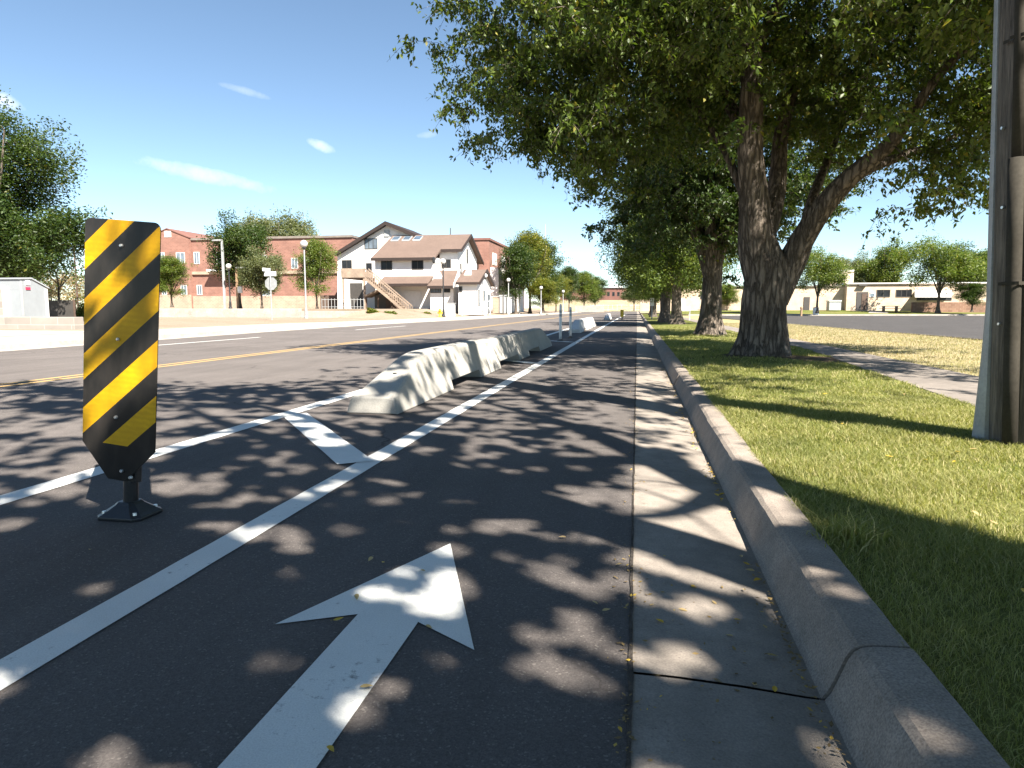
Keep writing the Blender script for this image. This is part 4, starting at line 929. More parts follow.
# flared pale guard on the left side
rings = []
for k in range(24):
    z = .06 + k * .14; fl = .075 * max(0, 1 - z / 1.1) ** 1.3 + .018; c = pp(z); rg = []
    A = [(134) + 4.2 * j for j in range(10)]
    for j, a in enumerate(A):
        bulge = math.sin(math.pi * (j + .0) / 9); rg.append(c + Vector((math.cos(R(a)), math.sin(R(a)), 0)) * (.226 - .005 * z + fl * (.25 + .75 * bulge)))
    for a in reversed(A): rg.append(c + Vector((math.cos(R(a)), math.sin(R(a)), 0)) * (.216 - .005 * z))
    rings.append(rg)
MB().loft(rings).build('metal_guard', M['steel'], pt, smooth=False)
mb = MB(); mb.tube([around(222, .255, z) for z in (.0, .6, 1.4, 1.9)], .042, 16); mb.build('conduit', M['conduit'], pt, smooth=True)
mb = MB(); mb.tube([around(222, .245, z) for z in (1.88, 2.6, 4.0, 7)], .030, 14); mb.build('conduit', M['conduit'], pt, smooth=True)
mb = MB(); mb.tube([around(252, .238, z) for z in (.0, 2, 4, 7)], .024, 12); mb.build('cable', M['black'], pt, smooth=True)
for z in (1.15, 2.6):
    mb = MB(); c = around(262, .25 if z < 1.85 else .228, z); 
    mb.loft([[around(a, (.302 if 212 < a < 232 else .235) - (.03 if z > 1.85 and 212 < a < 232 else 0), z + s_) for a in (196, 206, 213, 217, 222, 227, 231, 238, 248)] for s_ in (-.010, .010)], closed=False); mb.build('strap', M['conduit'], pt)
for (a, z) in [(200, 1.62), (196, 2.1), (198, .9)]:
    c = around(a, .222, z); d = Vector((math.cos(R(a)), math.sin(R(a)), 0)); MB().tube([c, c + d * .014], [.011, .009], 8).build('bolt', M['bolt'], pt)

# ------------------------------------------------------------------ far left: wall, shed, fence
Yw = 24.0; xw0, xw1 = -34, WX(73, Yw)
MB().box(xw0, xw1, Yw, Yw + .5, .1, WZ(40, 317, Yw)).build('block_wall', M['block'], None, bevel=.02)
tag(bpy.data.objects['block_wall'], 'low grey block retaining wall below the shed on the left', 'wall')
Ys = 27.5; zt = WZ(24, 278.5, Ys); ze = WZ(48, 287.5, Ys)
sh = thing('shed', (WX(24, Ys), Ys, .15), 'grey metal shed behind the block wall on the far left', 'shed')
xa, xb, xc_ = WX(23.5, Ys), WX(48, Ys), WX(23.5, Ys) + .02
# long side towards the camera, mono-pitch end wall towards the street
zb = .15; xa = WX(23.5, Ys); Ybk = Ys
while WX(48, Ybk) < xa - 1e9 or WX(48, Ybk) > xa: Ybk += .02
mb = MB(); mb.prism([(xa, Ys, zb), (xa, Ybk, zb), (xa, Ybk, ze), (xa, Ys + .5, zt), (xa, Ys, zt - .03)], (-.15, 0, 0)); mb.build('gable_wall', M['shed_grey'], sh)
mb = MB(); mb.box(xa - 7, xa - .152, Ys, Ybk - .05, zb, ze - .1); mb.box(xa - 7, xa - .152, Ys, Ys + .5, ze - .097, zt - .05); mb.build('side_wall', M['shed_grey'], sh)
mb = MB(); mb.prism([(xa + .05, Ys - .06, zt - .03), (xa + .05, Ys + .5, zt + .003), (xa + .05, Ybk + .1, ze + .003), (xa + .05, Ybk + .1, ze + .06), (xa + .05, Ys + .5, zt + .07), (xa + .05, Ys - .06, zt + .035)], (-7.2, 0, 0)); mb.build('roof', M['shed_roof'], sh)
xd = WX(10, Ys); fr = MB().box(xd - 1.6, xd, Ys - .05, Ys - .003, zb, WZ(5, 287, Ys)).build('door_frame', M['frame_white'], sh)
MB().box(xd - 1.5, xd - .32, Ys - .075, Ys - .053, zb, WZ(5, 289, Ys)).build('door', M['block'], fr)
MB().box(xa - .05, xa + .03, Ys - .04, Ys - .003, zb, zt - .1).build('corner_trim', M['steel_dull'], sh); MB().box(xa + .003, xa + .04, Ybk - .12, Ybk, zb, ze - .03).build('corner_trim', M['frame_white'], sh)
def yat(px):
    y = Ys
    while WX(px, y) > xa: y += .01
    return y
y0_, y1_ = yat(27), yat(31.5)
MB().box(xa + .003, xa + .03, y0_, y1_, WZ(29, 286, 29), WZ(29, 281.5, 29)).build('notice', M['white_plastic'], sh); MB().box(xa + .003, xa + .03, y0_, y1_, WZ(29, 290.5, 29), WZ(29, 288, 29)).build('red_sign', M['red_sign'], sh)
Yf = 36; mb = MB(); fx0, fx1 = WX(47, Yf), WX(73, Yf); n = 26; zt_ = WZ(60, 300.5, Yf)
fn = thing('board_fence', ((fx0 + fx1) / 2, Yf, .15), 'dark grey board fence right of the shed', 'fence')
for k in range(n): mb.box(fx0 + (fx1 - fx0) * k / n + .004, fx0 + (fx1 - fx0) * (k + 1) / n - .004, Yf, Yf + .025, .15, zt_ + .03 * random.random())
mb.build('board_panel', M['frame_dark'], fn)
for k in (0, .5, 1): MB().box(fx0 + (fx1 - fx0) * k - .05, fx0 + (fx1 - fx0) * k + .05, Yf + .03, Yf + .13, .15, zt_ + .05).build('post', M['wood_dark'], fn)
# thin pole beyond
x = WX(78, 46); pb = MB(); pb.org = (x, 46, .15); pb.tube([(x, 46, .15), (x, 46, WZ(78, 244, 46))], [.07, .05], 8); tag(pb.build('slender_pole', M['wood_dark']), 'slender bare pole left of the striped marker', 'pole')

# low white retaining wall across the left middle distance
Yr = 58.0; mb = MB(); mb.org = (WX(270, Yr), Yr, .1)
mb.box(WX(120, Yr), WX(300, Yr), Yr, Yr + .35, .1, WZ(220, 308.6, Yr)); mb.box(WX(300, Yr) + .01, WX(367, Yr), Yr, Yr + .35, .1, WZ(340, 311, Yr))
tag(mb.build('retaining_wall', M['walk_white'], None, bevel=.02), 'low white retaining wall in front of the red brick building', 'wall')

# ------------------------------------------------------------------ windows and boxes on facades
def win(par, px0, px1, py0, py1, Y, frame='frame_white', pane='glass', mull=1, name='window', dy=-.06, bar=.07):
    x0, x1 = WX(px0, Y), WX(px1, Y); z0_, z1 = WZ((px0 + px1) / 2, py1, Y), WZ((px0 + px1) / 2, py0, Y)
    mb = MB(); y0 = Y + dy; y1 = Y - .004
    mb.box(x0, x0 + bar, y0, y1, z0_, z1); mb.box(x1 - bar, x1, y0, y1, z0_, z1); mb.box(x0 + bar, x1 - bar, y0, y1, z0_, z0_ + bar); mb.box(x0 + bar, x1 - bar, y0, y1, z1 - bar, z1)
    for k in range(1, mull + 1):
        xm = x0 + (x1 - x0) * k / (mull + 1); mb.box(xm - bar * .4, xm + bar * .4, y0 + .003, y1, z0_ + bar, z1 - bar)
    f = mb.build(name, M[frame], par); MB().box(x0 + .02, x1 - .02, Y - .025, Y - .003, z0_ + .02, z1 - .02).build('pane', M[pane], f)
    return f
def slab(par, name, px0, px1, py0, py1, Y, d, mat, bevel=0):
    return MB().box(WX(px0, Y), WX(px1, Y), Y, Y + d, WZ((px0 + px1) / 2, py1, Y), WZ((px0 + px1) / 2, py0, Y)).build(name, M[mat], par, bevel=bevel)

# red brick building on the left
Yb = 92.0
bb = thing('brick_building', (WX(230, Yb), Yb, .9), 'long two storey red brick building with a low gable on the left', 'building')
def zz(py, px=240): return WZ(px, py, Yb)
x0, x1, x2, x3 = WX(118, Yb), WX(192, Yb), WX(292, Yb), WX(352, Yb)
mb = MB(); xm = (WX(158, Yb) + WX(190, Yb)) / 2
mb.prism([(x0, Yb, .9), (x1, Yb, .9), (x1, Yb, zz(237)), (WX(171, Yb), Yb, zz(227.5)), (WX(150, Yb), Yb, zz(237)), (x0, Yb, zz(237))], (0, 14, 0)); mb.build('gable_block', M['brick_red'], bb)
mb = MB(); mb.box(x1 + .01, x3, Yb + .6, Yb + 14, .9, zz(239)); mb.build('wall', M['brick_red'], bb)
mb = MB(); mb.box(x1 + .02, x3 + .1, Yb + .35, Yb + .597, zz(274), zz(271)); mb.build('string_course', M['brick_tan'], bb)
mb = MB(); mb.box(x0 - .1, x1 + .005, Yb - .25, Yb - .003, .9, zz(294.5)); mb.box(x1 + .02, x3 + .1, Yb + .3, Yb + .597, .9, zz(296)); mb.build('plinth', M['brick_tan'], bb)
mb = MB(); mb.box(x1 + .015, x3 + .1, Yb + .4, Yb + 14.1, zz(239) + .003, zz(236.8)); mb.build('parapet_coping', M['walk'], bb)
mb = MB(); mb.prism([(x0 - .1, Yb - .1, zz(236.8)), (WX(150, Yb), Yb - .1, zz(236.8)), (WX(171, Yb), Yb - .1, zz(227.3)), (x1 + .1, Yb - .1, zz(236.8)), (x1 + .1, Yb - .1, zz(236)), (WX(171, Yb), Yb - .1, zz(226.4)), (WX(150, Yb), Yb - .1, zz(236)), (x0 - .1, Yb - .1, zz(236))][::-1], (0, 14.3, 0)); mb.build('gable_coping', M['far_red'], bb)
win(bb, 168.5, 175, 231, 237, Yb, 'frame_white', 'frame_white', 1, 'vent')
for a, b in ((126, 134), (140, 146), (162, 167.5), (179, 187.5)): win(bb, a, b, 252.5, 263, Yb, 'frame_white', 'glass_blue', 1)
for a, b in ((126, 134), (163, 168), (182, 188)): win(bb, a, b, 285, 295, Yb, 'frame_white', 'glass_blue', 1)
for a, b, c, d in ((196.5, 202, 252, 264), (198, 203, 285, 295), (293, 299.5, 258, 268.5), (262, 269, 255, 266), (262, 271, 290, 296), (310, 317, 258, 268.5), (219, 226, 252, 264), (240, 247, 252, 264)): win(bb, a, b, c, d, Yb + .6, 'frame_white', 'glass_blue', 1)
slab(bb, 'canopy', 208, 246, 269, 271, Yb - .9, 1.4, 'frame_white')
mb = MB(); mb.box(WX(330, Yb), x3 + 1, Yb - 3, Yb + .29, .9, zz(296)); mb.build('entrance_block', M['wood_dark'], bb)

# white house with brown roofs
hs_ = thing('white_house', (-26, 78, .2), 'white stucco house with brown shingle roofs, outside stair and skylights', 'house')
def poly(name, mat, pts, d, bevel=0): return MB().prism(pts, d).build(name, M[mat], hs_, bevel=bevel)
Ya = 86.1
A = lambda x, y: W(x, y, Ya)
zg = .85
poly('gable_wall', 'stucco', [(WX(337.5, Ya), Ya, zg), (WX(415, Ya), Ya, zg), A(415, 236.5), A(385, 224.5), A(337.5, 253)], (0, 10, 0))
A2 = lambda x, y: W(x, y, Ya - .7)
poly('gable_roof', 'fascia', [A2(334.5, 252.6), A2(385, 221), A2(414.5, 233.6), A2(414.5, 236.8), A2(385, 225), A2(334.5, 256)][::-1], (0, 11.2, 0))
Bx0, Bx1, Bxm = WX(372, 78.4), WX(471.5, 86), WX(434.5, 79); Bxr = WX(394, 86)
zr = WZ(433, 234.8, 86); zef = WZ(403, 257.6, 78.4); zer = WZ(450, 249.5, 81)
poly('upper_wall', 'stucco', [(Bx0 + .25, 79, .3), (Bxm, 79, .3), (Bxm, 79, zef + .05), (Bx0 + .25, 79, zef + .05)], (0, 11, 0))
poly('street_gable_wall', 'stucco', [(Bx1 - .55, 81.4, .3), (Bx1 - .55, 91.5, .3), (Bx1 - .55, 91.5, zef + .6), (Bx1 - .55, 86, zr - .3), (Bx1 - .55, 81.4, zer - .02)], (Bxm - Bx1 + .56, 0, 0))
th_ = .22
def roofslab(name, p, mat='shingle'):   # four corners, thickness downwards
    return MB().prism(p, (0, 0, -th_)).build(name, M[mat], hs_)
sl = (zr - zef) / (86 - 78.4)
roofslab('main_roof', [(Bx0, 78.4, zef), (Bxm + .3, 78.4, zef), (Bxm + .3, 80.9, zef + sl * 2.5), (Bx1, 80.9, zef + sl * 2.5), (Bx1, 86, zr), (Bxr, 86, zr)])
roofslab('rear_roof', [(Bxr, 86.01, zr), (Bx1, 86.01, zr), (Bx1, 93, zr - sl * 7), (Bxr, 93, zr - sl * 7)])
# fascia boards
mb = MB(); mb.box(Bx0, Bxm + .3, 78.32, 78.397, zef - .34, zef - .0); mb.box(Bxm + .31, Bx1, 80.82, 80.897, zef + sl * 2.5 - .34, zef + sl * 2.5); mb.build('fascia_board', M['fascia'], hs_)
mb = MB(); mb.prism([(Bx1 + .003, 80.9, zef + sl * 2.5 - .34), (Bx1 + .003, 86, zr - .34), (Bx1 + .003, 93, zr - sl * 7 - .34), (Bx1 + .003, 93, zr - sl * 7 + .02), (Bx1 + .003, 86, zr + .02), (Bx1 + .003, 80.9, zef + sl * 2.5 + .02)], (.10, 0, 0)); mb.build('barge_board', M['fascia'], hs_)
# skylights
for px in (397.5, 408.5, 419):
    yk = 84.6; zk = zef + sl * (yk - 78.4); xk = WX(px, yk); mb = MB(); mb.prism([(xk - .5, yk - .75, zk - sl * .75 + .03), (xk + .5, yk - .75, zk - sl * .75 + .03), (xk + .5, yk + .6, zk + sl * .6 + .03), (xk - .5, yk + .6, zk + sl * .6 + .03)], (0, 0, .14)); f = mb.build('skylight', M['steel_dull'], hs_)
    mb = MB(); mb.prism([(xk - .42, yk - .66, zk - sl * .66 + .175), (xk + .42, yk - .66, zk - sl * .66 + .175), (xk + .42, yk + .5, zk + sl * .5 + .175), (xk - .42, yk + .5, zk + sl * .5 + .175)], (0, 0, .02)); mb.build('pane', M['glass_sky'], f)
mb = MB(); xk = WX(450.5, 86); mb.tube([(xk, 86.3, zr - .3), (xk, 86.3, zr + .85)], .07, 8); mb.build('vent_pipe', M['frame_dark'], hs_)
# windows
win(hs_, 366, 379, 238.3, 249, Ya, 'frame_dark', 'glass_blue', 2); win(hs_, 343.2, 353, 260, 269, Ya, 'frame_dark', 'glass', 1)
win(hs_, 382, 393, 260.8, 269.8, 79, 'frame_dark', 'glass', 1); win(hs_, 412.5, 424, 260.3, 269.5, 79, 'frame_dark', 'glass', 1)
win(hs_, 442, 451.5, 259.5, 268, 81.4, 'frame_dark', 'glass', 1)
dr = win(hs_, 366.5, 373.5, 262.5, 278, Ya, 'frame_white', 'glass', 0, 'door')
slab(hs_, 'lattice', 385.5, 390.5, 230, 236.5, Ya - .12, .1, 'steel_dull')
# narrow windows in the street gable
for (ya_, yb_, z0_, z1) in ((82.5, 83.0, 4.6, 6.4), (87.2, 87.8, 4.4, 5.6), (85.7, 86.3, 6.6, 8.4)):
    f = MB().box(Bx1 - .553, Bx1 - .49, ya_, yb_, z0_, z1).build('window', M['frame_dark'], hs_); MB().box(Bx1 - .488, Bx1 - .47, ya_ + .06, yb_ - .06, z0_ + .08, z1 - .08).build('pane', M['glass'], f)
# skirt roof over the ground floor
Yk = 76.8; zk0 = WZ(410, 283.6, Yk); zk1 = zk0 + .95
roofslab('skirt_roof', [(WX(385, 79), Yk, zk0), (WX(428, Yk), Yk, zk0), (WX(428, Yk), 78.99, zk1), (WX(385, 79), 78.99, zk1)]); mb = MB(); mb.box(WX(385, 79), WX(428, Yk), Yk - .06, Yk - .003, zk0 - .3, zk0 + .01); mb.build('fascia_board', M['fascia'], hs_)
# projecting bay with a bigger roof
Yc = 75.4; cx0, cx1 = WX(427.3, Yc), WX(453, Yc); zc0 = WZ(440, 285.8, Yc); zc1 = WZ(445, 270.3, 81.3); xr1 = WX(458.5, 81.3)
roofslab('bay_roof', [(cx0, Yc, zc0), (cx1, Yc, zc0), (xr1, 81.35, zc1), (WX(437, 81.3), 81.35, zc1), (cx0, 79.2, zc0 + (zc1 - zc0) * .64)]); mb = MB(); mb.box(cx0, cx1, Yc - .06, Yc - .003, zc0 - .32, zc0 + .01); mb.build('fascia_board', M['fascia'], hs_)
mb = MB(); mb.prism([(cx1 + .05, Yc - .05, zc0 - .22), (xr1 + .05, 81.35, zc1 - .12), (xr1 + .05, 81.35, zc1 + .1), (cx1 + .05, Yc - .05, zc0 + .12)], (.22, 0, 0)); mb.build('barge_board', M['frame_white'], hs_)
poly('bay_wall', 'stucco', [(cx0 + .2, 76, .3), (cx1 - .1, 76, .3), (cx1 - .1, 76, zc0 - .05), (cx0 + .2, 76, zc0 - .05)], (0, 5, 0))
win(hs_, 430.5, 441.5, 287.7, 293, 76, 'frame_dark', 'glass_blue', 3); win(hs_, 443.5, 450.5, 287.7, 292.6, 76, 'frame_dark', 'glass', 0)
# little white dormer vents
for (px, Y, z) in ((438.5, 78.2, zc0 + (zc1 - zc0) * .48), (468.5, 76.8, 0)):
    if not z: z = WZ(468, 274.5, 76.8)
    xk = WX(px, Y); mb = MB(); mb.prism([(xk - .45, Y - .35, z - .1), (xk + .45, Y - .35, z - .1), (xk, Y - .35, z + .75)], (0, 1.2, 0)); mb.build('dormer', M['frame_white'], hs_)
# small street wing with its gable to the road
Yd = 74.3; dx0, dx1 = WX(455.5, Yd), WX(479.5, Yd); zd0 = WZ(467, 282.2, Yd); Ydr = 78.2; zd1 = WZ(476, 269.6, Ydr); Yde = 2 * Ydr - Yd
poly('wing_wall', 'stucco', [(dx1 - .35, Yd + .4, .25), (dx1 - .35, Yde - .3, .25), (dx1 - .35, Yde - .3, zd0), (dx1 - .35, Ydr, zd1 - .25), (dx1 - .35, Yd + .4, zd0)], (dx0 - dx1 + .6, 0, 0))
roofslab('wing_roof', [(dx0, Yd, zd0), (dx1, Yd, zd0), (dx1, Ydr, zd1), (dx0, Ydr, zd1)]); roofslab('wing_rear_roof', [(dx0, Ydr + .01, zd1), (dx1, Ydr + .01, zd1), (dx1, Yde, zd0), (dx0, Yde, zd0)])
mb = MB(); mb.prism([(dx1 + .003, Yd - .05, zd0 - .3), (dx1 + .003, Ydr, zd1 - .34), (dx1 + .003, Yde + .05, zd0 - .3), (dx1 + .003, Yde + .05, zd0 + .04), (dx1 + .003, Ydr, zd1 + .05), (dx1 + .003, Yd - .05, zd0 + .04)], (.09, 0, 0)); mb.box(dx0, dx1, Yd - .06, Yd - .003, zd0 - .26, zd0 + .005); mb.build('barge_board', M['fascia'], hs_)
win(hs_, 459, 462.5, 286.5, 292, Yd + .4, 'frame_dark', 'glass', 0)
for (ya_, yb_, z0_, z1) in ((75.2, 75.8, 1.2, 3.0), (77.8, 78.6, 1.6, 3.0), (80.2, 81.2, .4, 2.6)):
    f = MB().box(dx1 - .347, dx1 - .29, ya_, yb_, z0_, z1).build('window', M['frame_dark'], hs_); MB().box(dx1 - .288, dx1 - .27, ya_ + .06, yb_ - .06, z0_ + .08, z1 - .08).build('pane', M['glass_blue'], f)
slab(hs_, 'garage_door', 405, 421, 291, 308.5, 78.93, .06, 'frame_white')
slab(hs_, 'dark_panel', 350.5, 363, 283, 308, Ya - .05, .045, 'frame_dark')  # flat dark panel on the gable wall below the balcony
# balcony and outside stair
Yv = 76.3; bz0, bz1 = WZ(354, 278.5, Yv), WZ(354, 268.3, Yv)
mb = MB(); x0, x1 = WX(342.5, Yv), WX(365.5, Yv); mb.box(x0, x1, Yv, Ya - .01, bz0, bz0 + .2); mb.build('balcony_floor', M['wood_dark'], hs_)
mb = MB(); mb.box(x0, x1, Yv - .06, Yv - .003, bz0 + .1, bz1); mb.box(x0 - .06, x0 - .003, Yv, Ya - .02, bz0 + .1, bz1); mb.build('balcony_railing', M['wood'], hs_)
for px in (343.5, 364.5): MB().box(WX(px, Yv) - .1, WX(px, Yv) + .1, Yv + .01, Yv + .2, .8, bz0 - .003).build('balcony_post', M['wood'], hs_)
Yst = 75.2; sx0, sx1 = WX(366, Yst), WX(409, Yst); sz0, sz1 = bz0 + .15, .35
mb = MB(); nst = 18
for k in range(nst):
    t_ = (k + .5) / nst; xk = sx0 + (sx1 - sx0) * t_; zk = sz0 + (sz1 - sz0) * t_; mb.box(xk - .17, xk + .17, Yst, Yst + 1.1, zk - .05, zk)
mb.build('stair_treads', M['wood'], hs_)
for yy_ in (Yst - .08, Yst + 1.12):
    mb = MB(); mb.prism([(sx0 - .05, yy_, sz0 - .35), (sx1, yy_, sz1 - .3), (sx1, yy_, sz1 + .05), (sx0 - .05, yy_, sz0 + .02)], (0, .06, 0))
    mb.prism([(sx0 - .05, yy_, sz0 + .85), (sx1, yy_, sz1 + .80), (sx1, yy_, sz1 + .95), (sx0 - .05, yy_, sz0 + 1.0)], (0, .06, 0))
    for k in range(24):
        t_ = k / 23; xk = sx0 + (sx1 - sx0) * t_; zk = sz0 + (sz1 - sz0) * t_; mb.box(xk - .035, xk + .035, yy_ + .012, yy_ + .048, zk - .02, zk + .86)
    mb.build('stair_railing', M['wood'], hs_)
# small dark open porch under the stair
por = thing('porch_shelter', (WX(380, 76.5), 76.5, .2), 'small dark timber shelter with a gable roof below the outside stair', 'shelter')
Yp = 76.4
P_ = lambda x, y: W(x, y, Yp)
MB().prism([P_(364, 296), P_(378, 289), P_(394, 296), P_(394, 297.6), P_(378, 291), P_(364, 297.6)][::-1], (0, 2.4, 0)).build('roof', M['wood'], por)
MB().box(WX(371, Yp), WX(383, Yp), Yp + 1.2, Yp + 2.2, .2, WZ(377, 294.5, Yp)).build('back_wall', M['frame_dark'], por); MB().box(WX(383.1, Yp), WX(394, Yp), Yp + .9, Yp + 2.2, .2, WZ(377, 298, Yp)).build('side_panel', M['wood_dark'], por)
for px in (366, 378, 391): MB().box(WX(px, Yp) - .08, WX(px, Yp) + .08, Yp + .05, Yp + .2, .2, WZ(px, 296.5, Yp)).build('post', M['wood_dark'], por)
# metal rail fence left of it
def rail_fence(px0, px1, Y0, Y1, ztop, zbot, n, label, mat='steel_dull', zb2=None, zt2=None):
    x0, x1 = WX(px0, Y0), WX(px1, Y1); t = thing('rail_fence', ((x0 + x1) / 2, (Y0 + Y1) / 2, zbot), label, 'fence'); zb2 = zbot if zb2 is None else zb2; zt2 = ztop if zt2 is None else zt2
    mb = MB()
    for f in (0, 1): mb.tube([(x0, Y0, ztop - .12 - f * (ztop - zbot) * .7), (x1, Y1, zt2 - .12 - f * (zt2 - zb2) * .7)], .03, 6)
    mb.build('rails', M[mat], t)
    for k in range(n):
        u = k / (n - 1); x = x0 + (x1 - x0) * u; y = Y0 + (Y1 - Y0) * u; MB().tube([(x, y, zbot + (zb2 - zbot) * u), (x, y, ztop + (zt2 - ztop) * u)], .03, 6).build('post', M[mat], t)
rail_fence(322, 364, 76, 76, WZ(340, 298.5, 76), .88, 14, 'grey rail fence in front of the white gable')
rail_fence(462, 492, 70.5, 80, 1.25, .2, 12, 'white ramp handrail beside the street wing', 'frame_white', .9, 2.0)

# second brick building beyond the house
b2 = thing('brick_building', (WX(487, 100), 100, .2), 'red brick building with tall white windows, right of the white house', 'building')
x1 = WX(489, 98); zt = WZ(489, 240, 98)
MB().box(x1 - 9, x1, 98, 130, .2, zt).build('wall', M['brick_red'], b2); MB().box(x1 - 9.1, x1 + .15, 97.85, 130.1, zt + .003, zt + .3).build('parapet_coping', M['far_red'], b2)
for k in range(4):
    ya_ = 100.5 + k * 6.6; f = MB().box(x1 + .003, x1 + .12, ya_, ya_ + 2.8, WZ(495, 266, 104), WZ(495, 254.5, 104)).build('window', M['frame_white'], b2); MB().box(x1 + .123, x1 + .14, ya_ + .2, ya_ + 2.6, WZ(495, 265.4, 104), WZ(495, 255, 104)).build('pane', M['frame_white'], f)
MB().box(x1 + .003, x1 + 1.2, 99, 122, .2, WZ(495, 268.5, 102)).build('white_annex', M['stucco'], b2)
win(b2, 473, 479, 251, 262, 98, 'frame_white', 'glass', 1); slab(b2, 'balcony', 472, 478, 262.5, 268, 97.4, .58, 'fascia')
# bins and boards in front of it
for i, (px, w_, py, mt, lab) in enumerate([(495, 5, 297, 'brick_tan', 'tan board box by the sidewalk before the brick building'), (502, 5, 296, 'steel_dull', 'grey tall board box beside a lamp post'), (508.5, 3, 298, 'white_plastic', 'white narrow board box nearest the street trees')]):
    Y = 92 + i; t = thing('board_box', (WX(px, Y), Y, .15), lab, 'box'); slab(t, 'body', px - w_ / 2, px + w_ / 2, py, 313.3, Y, 1.2, mt, .04); slab(t, 'lid', px - w_ / 2 - .6, px + w_ / 2 + .6, py - 1, py - .05, Y - .06, 1.3, 'steel_dull', .03)
# white utility cabinet and yellow hydrant by the lamp
Y = 66.5; t = thing('utility_cabinet', (WX(449, Y), Y, .15), 'white utility cabinet beside the black lamp post', 'cabinet'); slab(t, 'body', 444.8, 453.2, 304, 316.6, Y, .8, 'white_plastic', .03); slab(t, 'lid', 444.3, 453.7, 303, 303.9, Y - .05, .9, 'steel_dull', .02); slab(t, 'plinth', 444.4, 453.6, 316.65, 318, Y - .04, .88, 'walk')
Y = 63.0; x = WX(440, Y); t = thing('fire_hydrant', (x, Y, .15), 'yellow fire hydrant at the foot of the black lamp', 'hydrant')
MB().lathe((x, Y, .15), [(.2, 0), (.2, .06), (.13, .08), (.13, .55), (.18, .58), (.17, .66), (.1, .78), (.03, .82)], 12).build('body', M['yellow_paint'], t, smooth=True); MB().tube([(x - .24, Y, .55), (x + .24, Y, .55)], .07, 10).build('outlet', M['yellow_paint'], t)

# ------------------------------------------------------------------ lamps, signs and poles along the far side
def lamp(px, Y, top, zb, label, mat='black_metal', globe=.26, arm=None, r=.07):
    x = WX(px, Y); zt = WZ(px, top, Y); t = thing('street_lamp', (x, Y, zb), label, 'street lamp', 'globe lamps along the far pavement')
    MB().lathe((x, Y, zb), [(r * 2.6, 0), (r * 2.6, .12), (r * 1.8, .2), (r * 1.6, .7), (r, .85), (r * .8, zt - zb - globe * 2)], 12).build('pole', M[mat], t)
    MB().lathe((x, Y, zt - globe * 2.15), [(r * .8, -.12), (globe * .55, -.02), (globe * .55, .06), (globe * .4, .1)], 12).build('collar', M['black_metal'], t)
    MB().lathe((x, Y, zt - globe), [(globe * math.sin(a), -globe * math.cos(a)) for a in [R(20 + 16 * i) for i in range(10)]], 14).build('globe', M['globe'], t, smooth=True)
    if arm:
        MB().tube([(x, Y, zt - globe * 1.6), (x + arm, Y, zt - globe * 1.6)], .04, 6).build('arm', M[mat], t); MB().lathe((x + arm, Y, zt - globe * 1.6), [(.05, -.05), (.14, .1), (.14, .5), (.05, .6)], 10).build('lantern', M['black_metal'], t)
    return t
lamp(306, 53, 240, .15, 'silver street lamp with a large clear globe before the round tree', 'steel', .30)
lamp(230.5, 62, 263.5, .9, 'dark lamp post with a white globe before the tall dark tree', 'black_metal', .27)
lamp(443.5, 64, 258.5, .15, 'black lamp post with white globe beside the utility cabinet', 'black_metal', .27, -.9)
lamp(485.5, 77, 273.5, .15, 'grey lamp with round globe at the street wing gable', 'steel_dull', .26)
lamp(508.5, 92, 278, .15, 'lamp with globe in front of the dark street tree', 'steel_dull', .26)
lamp(541, 96, 286, .15, 'lamp with globe below the yellow street tree', 'steel_dull', .24)
lamp(563, 120, 290, .15, 'farthest globe lamp in the far street row', 'steel_dull', .26)
def box_light(px, Y, top, zb, side, label, mat, box=None):
    x = WX(px, Y); zt = WZ(px, top, Y); t = thing('area_light', (x, Y, zb), label, 'lamp post', 'flat headed area lights on the left')
    MB().box(x - .09, x + .09, Y - .09, Y + .09, zb, zt).build('pole', M[mat], t); MB().box(min(x, x + side * 1.0), max(x, x + side * 1.0), Y - .2, Y + .2, zt + .003, zt + .15).build('lamp_head', M['steel_dull'], t, bevel=.02)
    if box: MB().box(x + .095, x + .55, Y - .1, Y + .1, WZ(px, box[1], Y), WZ(px, box[0], Y)).build('meter_box', M['white_plastic'], t, bevel=.02)
box_light(225, 63, 241, .9, -1, 'tall grey area light with flat head pointing left', 'steel_dull')
box_light(238, 65, 268.5, .9, 1, 'short brown area light carrying a white box', 'brown_paint', (286.5, 293))
box_light(519.5, 100, 254, .15, -1, 'slim street light showing above the far trees', 'steel')
# stop sign seen from behind, with street name blades
Y = 45; x = WX(271.5, Y); t = thing('stop_sign', (x, Y, .15), 'octagonal stop sign seen from behind with street blades on top', 'sign')
zc = WZ(271, 283.5, Y); MB().tube([(x, Y, .15), (x, Y, WZ(271, 268, Y))], .045, 8).build('post', M['steel'], t)
MB().prism([(x + .48 * math.cos(R(22.5 + 45 * k)), Y + .05, zc + .48 * math.sin(R(22.5 + 45 * k))) for k in range(8)], (0, .01, 0)).build('octagon_plate', M['steel'], t)
MB().box(x - .45, x + .45, Y - .02, Y - .003, WZ(271, 276, Y), WZ(271, 271.5, Y)).build('name_blade', M['green_sign'], t); MB().box(x - .32, x - .30, Y - .45, Y + .45, WZ(271, 271.2, Y), WZ(271, 268, Y)).build('name_blade', M['green_sign'], t)

